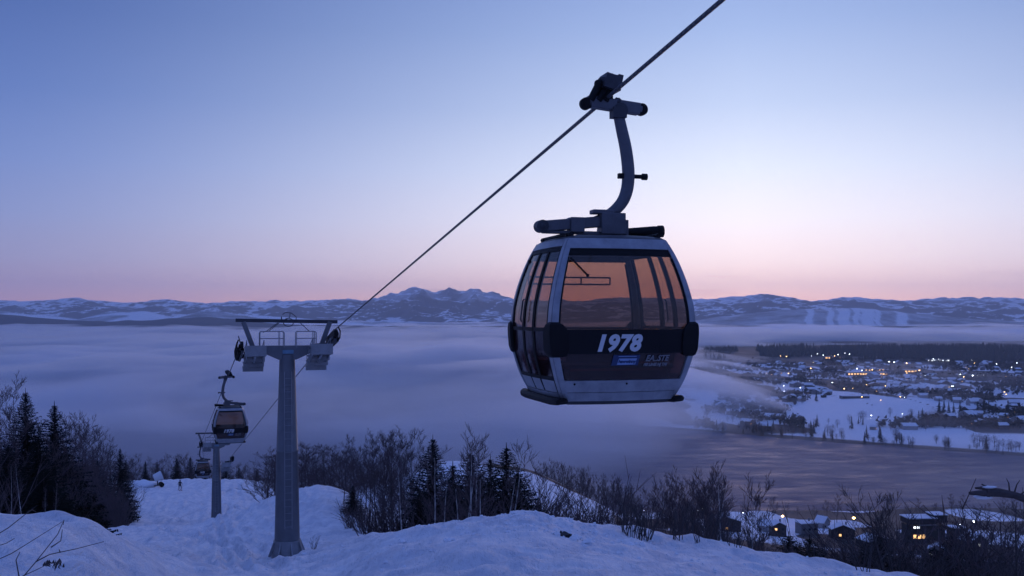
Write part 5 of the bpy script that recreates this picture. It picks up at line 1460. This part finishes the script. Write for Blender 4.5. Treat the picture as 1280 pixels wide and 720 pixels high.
FAR_L = [(966, 440, 'w'), (971, 441, 'w'), (976, 445, 'o'), (983, 446, 'o'), (990, 440, 'w'), (997, 443, 'w'), (1003, 438, 'w'), (1009, 441, 'w'), (1014, 445, 'w'), (1022, 442, 'w'), (1029, 444, 'w'), (1035, 446, 'o'), (1040, 444, 'o'), (1044, 445, 'o'),
         (1048, 443, 'w'), (1056, 441, 'w'), (1062, 443, 'w'), (958, 467, 'o'), (964, 468, 'o'), (951, 466, 'w'), (938, 478, 'w'), (926, 478, 'o'), (968, 497, 'o'), (974, 499, 'o'), (1056, 486, 'o'), (1066, 485, 'o'), (1083, 481, 'o'), (1101, 500, 'o'), (1098, 479, 'o'),
         (1112, 452, 'w'), (1118, 453, 'w'), (1134, 454, 'o'), (1161, 449, 'w'), (1167, 449, 'w'), (1173, 449, 'w'), (1179, 449, 'w'), (1184, 449, 'w'), (1214, 450, 'w'), (1201, 468, 'w'), (1208, 468, 'w'), (1216, 468, 'w'), (1223, 468, 'w'), (1229, 469, 'w'),
         (1125, 496, 'o'), (1131, 497, 'w'), (1155, 489, 'o'), (1160, 489, 'o'), (1164, 489, 'o'), (1219, 500, 'o'), (1219, 503, 'o'), (1256, 490, 'o'), (1258, 493, 'o'), (1243, 482, 'w'), (1270, 476, 'w'), (1190, 483, 'w'), (1122, 482, 'w'), (1040, 478, 'w'), (1000, 484, 'w'),
         (980, 482, 'w'), (1012, 476, 'w'), (1090, 462, 'o'), (1072, 461, 'w'), (1078, 463, 'w'), (1142, 463, 'o'), (1146, 464, 'o'), (1150, 463, 'o'), (1128, 518, 'w'), (1089, 519, 'w'), (930, 487, 'w'), (916, 492, 'w'), (1245, 455, 'w'), (1264, 459, 'w'), (1030, 470, 'o')]
_r2 = random.Random(77)
for i in range(22):
    FAR_L.append((_r2.uniform(955, 1275), 452 + 48 * _r2.random() ** 1.5, 'o' if _r2.random() < .8 else 'w'))
for px, py, k in FAR_L:
    lamp_at(k, px, py, 'tiny white lamp in the town across the river' if k == 'w' else 'tiny warm lamp in the town across the river', 'white lamps of the far town' if k == 'w' else 'warm lamps of the far town', (rn.uniform(.5, 1.3) if py < 470 else rn.uniform(.35, .95)))

# far town: small snow-roofed houses, each an object of its own
def small_house(seed):
    r = random.Random(seed); w, l, h, rh = r.uniform(9, 13), r.uniform(10, 18), r.uniform(5, 8), r.uniform(2.5, 4.5)
    m = MB(); m.box((0, 0, h / 2 - 1), (w, l, h + 2), mat=0)
    m.add([(-w / 2, -l / 2, h), (w / 2, -l / 2, h), (0, -l / 2, h + rh), (-w / 2, l / 2, h), (w / 2, l / 2, h), (0, l / 2, h + rh)], [(0, 1, 2), (4, 3, 5)], 0)
    for sx in (-1, 1):
        a = Vector((0, 0, h + rh + .3)); e = Vector((sx * (w / 2 + .6), 0, h - .1)); th = Vector((0, 0, .4)); y = Vector((0, l / 2 + .5, 0)); vs = [a - y, a + y, e + y, e - y]
        m.add(vs + [v - th for v in vs], [(0, 1, 2, 3), (7, 6, 5, 4), (0, 3, 7, 4), (1, 0, 4, 5), (2, 1, 5, 6), (3, 2, 6, 7)], 1)
    for i in range(3):
        lit = (i == seed % 3 and seed % 2 == 0)
        m.box((-w / 2 + w * (i + .5) / 3, -l / 2 - .06, 2.4), (1.5, .14, 1.5), mat=3 if lit else 2)
        m.box((w / 2 + .06, -l / 2 + l * (i + .5) / 3, 2.4), (.14, 1.5, 1.5), mat=3 if (lit and seed % 4 == 0) else 2)
    o = m.build('small_house', [(M['wall_dark'], M['wall_mid'], M['wall_pale'])[seed % 3], M['roofsnow'], M['darkwin'], M['lit']]); o['category'] = 'house'
    return o
SH = [small_house(k) for k in range(6)]
def field(px, d): return math.exp(-((px - 1080) / 85) ** 2 - ((d - 1470) / 170) ** 2)
cnt = 0
for k in range(1400):
    px = rn.uniform(900, 1400); d = 1230 * (2750 / 1230) ** rn.random()
    if field(px, d) > .3: continue
    if vnoise(np.array([px / 60.]), np.array([math.log(d) * 9]), 3)[0] < .42: continue
    if d < 1500 and rn.random() < .55: continue
    src = SH[k % 6]
    o = src if src.name not in _used else src.copy()
    if src.name in _used: COL.objects.link(o)
    _used.add(src.name)
    put(o, px, d, rn.uniform(0, 3.1), 'small snow roofed house in the town across the river', 'small houses of the far town', rn.uniform(.6, 1.1), sx=rn.uniform(.9, 1.7)); cnt += 1
    if cnt >= 285: break
def long_block(px, py, w, h, label, litc, rows=1, dpt=14, every=1, fl=False):
    best = None
    ds = 1250 * (2900 / 1250) ** np.linspace(0, 1, 150); ys = HY - H((px - HX) / F * ds, ds) / ds * F
    best = (0, float(ds[np.argmin(np.abs(ys - py))]))
    d = best[1]; s = d / F; W, Hh = w * s, h * s
    t = empty('long_building', ((px - HX) * s, d, hz((px - HX) * s, d)), .03, label, 'building')
    m = MB(); m.box((0, 0, Hh / 2 - 1), (W, dpt, Hh + 2)); m.build('wall', M['wall_mid'], t)
    m = MB(); m.box((0, 0, Hh + .3), (W + 1, dpt + 1, .6)); m.build('roof', M['roofsnow'], t)
    n = max(3, int(w / 3.4)); r_ = random.Random(px)
    for j in range(rows):
        for i in range(n):
            if r_.random() < .18: continue
            m = MB(); m.box((-W / 2 + W * (i + .5) / n, -dpt / 2 - .1, Hh * (j + .55) / rows), (W / n * .62, .2, Hh * .42 / rows)); m.build('window', M[litc], t)
long_block(1085, 470, 54, 4.5, 'long low hall with a row of glowing orange windows in the far town', 'lit')
long_block(1092, 464, 24, 3, 'short lit building just behind the long orange hall', 'lit')
long_block(1139, 466, 20, 4, 'bright warm lit building right of the long orange hall', 'lit')
long_block(1211, 471, 30, 3, 'long building with cold white windows at the right of the far town', 'litw')
long_block(1172, 452, 28, 3, 'white lit row building against the far dark wood', 'litw')
long_block(1040, 447, 20, 3.5, 'bright yellow lit building on the rise at the left of the far town', 'lit')
long_block(1068, 498, 34, 3, 'long dull brick building above the snow field', 'darkwin')
long_block(1143, 486, 30, 3, 'pale long roofed building in the middle of the far town', 'darkwin')
long_block(1215, 512, 26, 4, 'broad farm building at the right of the snow field', 'darkwin')

# trees of the far bank
def far_tree(seed, conifer):
    r = random.Random(seed); tr = MB(); cr = MB()
    if conifer:
        tr.tube([(0, 0, -1), (0, 0, 3)], [.3, .25], 5)
        z = 1.5
        while z < 14:
            R = 3.4 * (1 - z / 15)
            for j in range(9):
                a = r.uniform(0, 6.28); L = R * r.uniform(.6, 1.15); p = Vector((math.cos(a) * L, math.sin(a) * L, z - .5)); c = Vector((0, 0, z + .9)); s = Vector((-math.sin(a), math.cos(a), 0)) * L * .32
                cr.add([c, p - s, p + s], [(0, 1, 2)])
            z += .95
        cr.tube([(0, 0, 12), (0, 0, 15.2)], [.5, .05], 4)
    else:
        tr.tube([(0, 0, -1), (0, 0, 5), (.3, 0, 9)], [.35, .25, .12], 5)
        for k in range(240):
            d = Vector((r.gauss(0, 1), r.gauss(0, 1), r.gauss(0, 1))).normalized(); rr = r.uniform(.25, 1.0) ** .6
            p = Vector((d.x * 4.2 * rr, d.y * 4.2 * rr, 7.2 + d.z * 4.6 * rr)); q = p + Vector((d.x, d.y, abs(d.z) + .6)).normalized() * r.uniform(.9, 1.9); s = d.cross(Vector((0, 0, 1))).normalized() * r.uniform(.07, .16)
            cr.add([p - s, p + s, q], [(0, 1, 2)])
    t = empty('distant_tree', (0, 0, 0)); t['category'] = 'tree'
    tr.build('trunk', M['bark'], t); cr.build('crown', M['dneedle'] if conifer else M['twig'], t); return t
FT = [far_tree(k, k < 2) for k in range(5)]
def ftree(px, d, k, label, group, s):
    src = FT[k]; o = copy_tree(src) if src.name in _used else src; _used.add(src.name)
    put(o, px, d, rn.uniform(0, 6), label, group, s)
n = 0
for k in range(900):
    px = rn.uniform(880, 1420); u = rn.random(); d = 1215 * (2500 / 1215) ** u
    if rn.random() < .42: d = far_shore(px) + rn.uniform(6, 60)
    if field(px, d) > .5 and rn.random() < .93: continue
    if d > 1320 and vnoise(np.array([px / 35.]), np.array([math.log(d) * 14]), 9)[0] < .5: continue
    if d < far_shore(px) + 80 and vnoise(np.array([px / 22.]), np.array([3.3]), 19)[0] < .48: continue
    ftree(px, d, rn.randint(0, 1) if rn.random() < .3 else rn.randint(2, 4), 'dark distant tree on the far bank of the river', 'trees of the far bank', rn.uniform(.45, 1.3)); n += 1
    if n >= 285: break
for px, d in ((1180, 1420), (1186, 1400), (1192, 1415), (1174, 1410), (1200, 1430), (1222, 1440), (1230, 1435), (1236, 1445)):
    ftree(px, d, rn.randint(0, 1), 'tall dark conifer in the clump right of the snow field', 'conifer clump beside the snow field', rn.uniform(1.1, 1.6))

# the wooded ridge closing the far town: one mass of thousands of trees
def ridge_wood():
    N = 9000; r = np.random.RandomState(4)
    px = r.uniform(880, 1750, N); d = 2820 + 620 * r.rand(N)
    keep = vnoise(px / 40, d / 160, 5) > np.where(px < 1075, .30, .22) * np.where(d < 2960, 1.6, 1)
    px, d = px[keep], d[keep]; x = (px - HX) / F * d; z = H(x, d, False); n = len(x)
    hh = r.uniform(13, 26, n); w = r.uniform(3, 5.5, n); a0 = r.uniform(0, 6, n); V = []; Fc = []
    ks = 5
    V = np.zeros((n, ks + 1, 3)); V[:, 0] = np.stack([x, d, z + hh], -1)
    for i in range(ks):
        a = a0 + i * 2 * PI / ks; V[:, i + 1] = np.stack([x + np.cos(a) * w, d + np.sin(a) * w, z - 1 + 0 * x], -1)
    b = (np.arange(n) * (ks + 1))[:, None]
    f = [np.concatenate([b, b + 1 + i, b + 1 + (i + 1) % ks], 1) for i in range(ks)]; q = np.concatenate(f)
    me = bpy.data.meshes.new('ridge_forest'); me.vertices.add(n * (ks + 1)); me.vertices.foreach_set('co', V.reshape(-1).astype(np.float32))
    me.loops.add(q.size); me.loops.foreach_set('vertex_index', q.reshape(-1).astype(np.int32)); me.polygons.add(len(q)); me.polygons.foreach_set('loop_start', (np.arange(len(q)) * 3).astype(np.int32))
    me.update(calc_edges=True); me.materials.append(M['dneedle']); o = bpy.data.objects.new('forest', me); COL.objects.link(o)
    tag(o, 'dark conifer forest covering the ridge behind the far town', 'forest', kind='stuff')
ridge_wood()

def town_woods():
    N = 9000; r = np.random.RandomState(14)
    px = r.uniform(870, 1500, N); d = 1260 * (2850 / 1260) ** r.rand(N); x = (px - HX) / F * d
    fld = np.exp(-((px - 1080) / 85) ** 2 - ((d - 1470) / 170) ** 2)
    dens = vnoise(x / 70, d / 150, 43) * .6 + vnoise(x / 25, d / 60, 47) * .4
    keep = (dens > np.where(d > 2300, .47, .56)) & (fld < .3)
    px, d, x = px[keep], d[keep], x[keep]; z = H(x, d, False); n = len(x); ks = 26
    hh = r.uniform(5, 12, n); c = np.stack([x, d, z + hh * .55], -1)
    dirs = r.normal(size=(n, ks, 3)); dirs /= np.linalg.norm(dirs, axis=2, keepdims=True)
    rad = (hh * .5)[:, None, None] * (r.rand(n, ks, 1) ** .5); ctr = c[:, None] + dirs * rad * np.array([.9, .9, 1.0])
    u = r.normal(size=(n, ks, 3)); v = r.normal(size=(n, ks, 3)); sz = (hh * .13)[:, None, None]
    V = np.stack([ctr - u * sz, ctr + u * sz, ctr + v * sz * 1.3], 2).reshape(-1, 3); V[:, 2] = np.maximum(V[:, 2], np.repeat(z, ks * 3) - 1)
    q = np.arange(len(V)).reshape(-1, 3)
    me = bpy.data.meshes.new('town_woods'); me.vertices.add(len(V)); me.vertices.foreach_set('co', V.reshape(-1).astype(np.float32))
    me.loops.add(q.size); me.loops.foreach_set('vertex_index', q.reshape(-1).astype(np.int32)); me.polygons.add(len(q)); me.polygons.foreach_set('loop_start', (np.arange(len(q)) * 3).astype(np.int32))
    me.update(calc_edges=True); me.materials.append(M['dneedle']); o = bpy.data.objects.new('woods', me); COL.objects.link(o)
    tag(o, 'dark scattered thickets and garden trees between the houses of the far town', 'woods', kind='stuff')
town_woods()
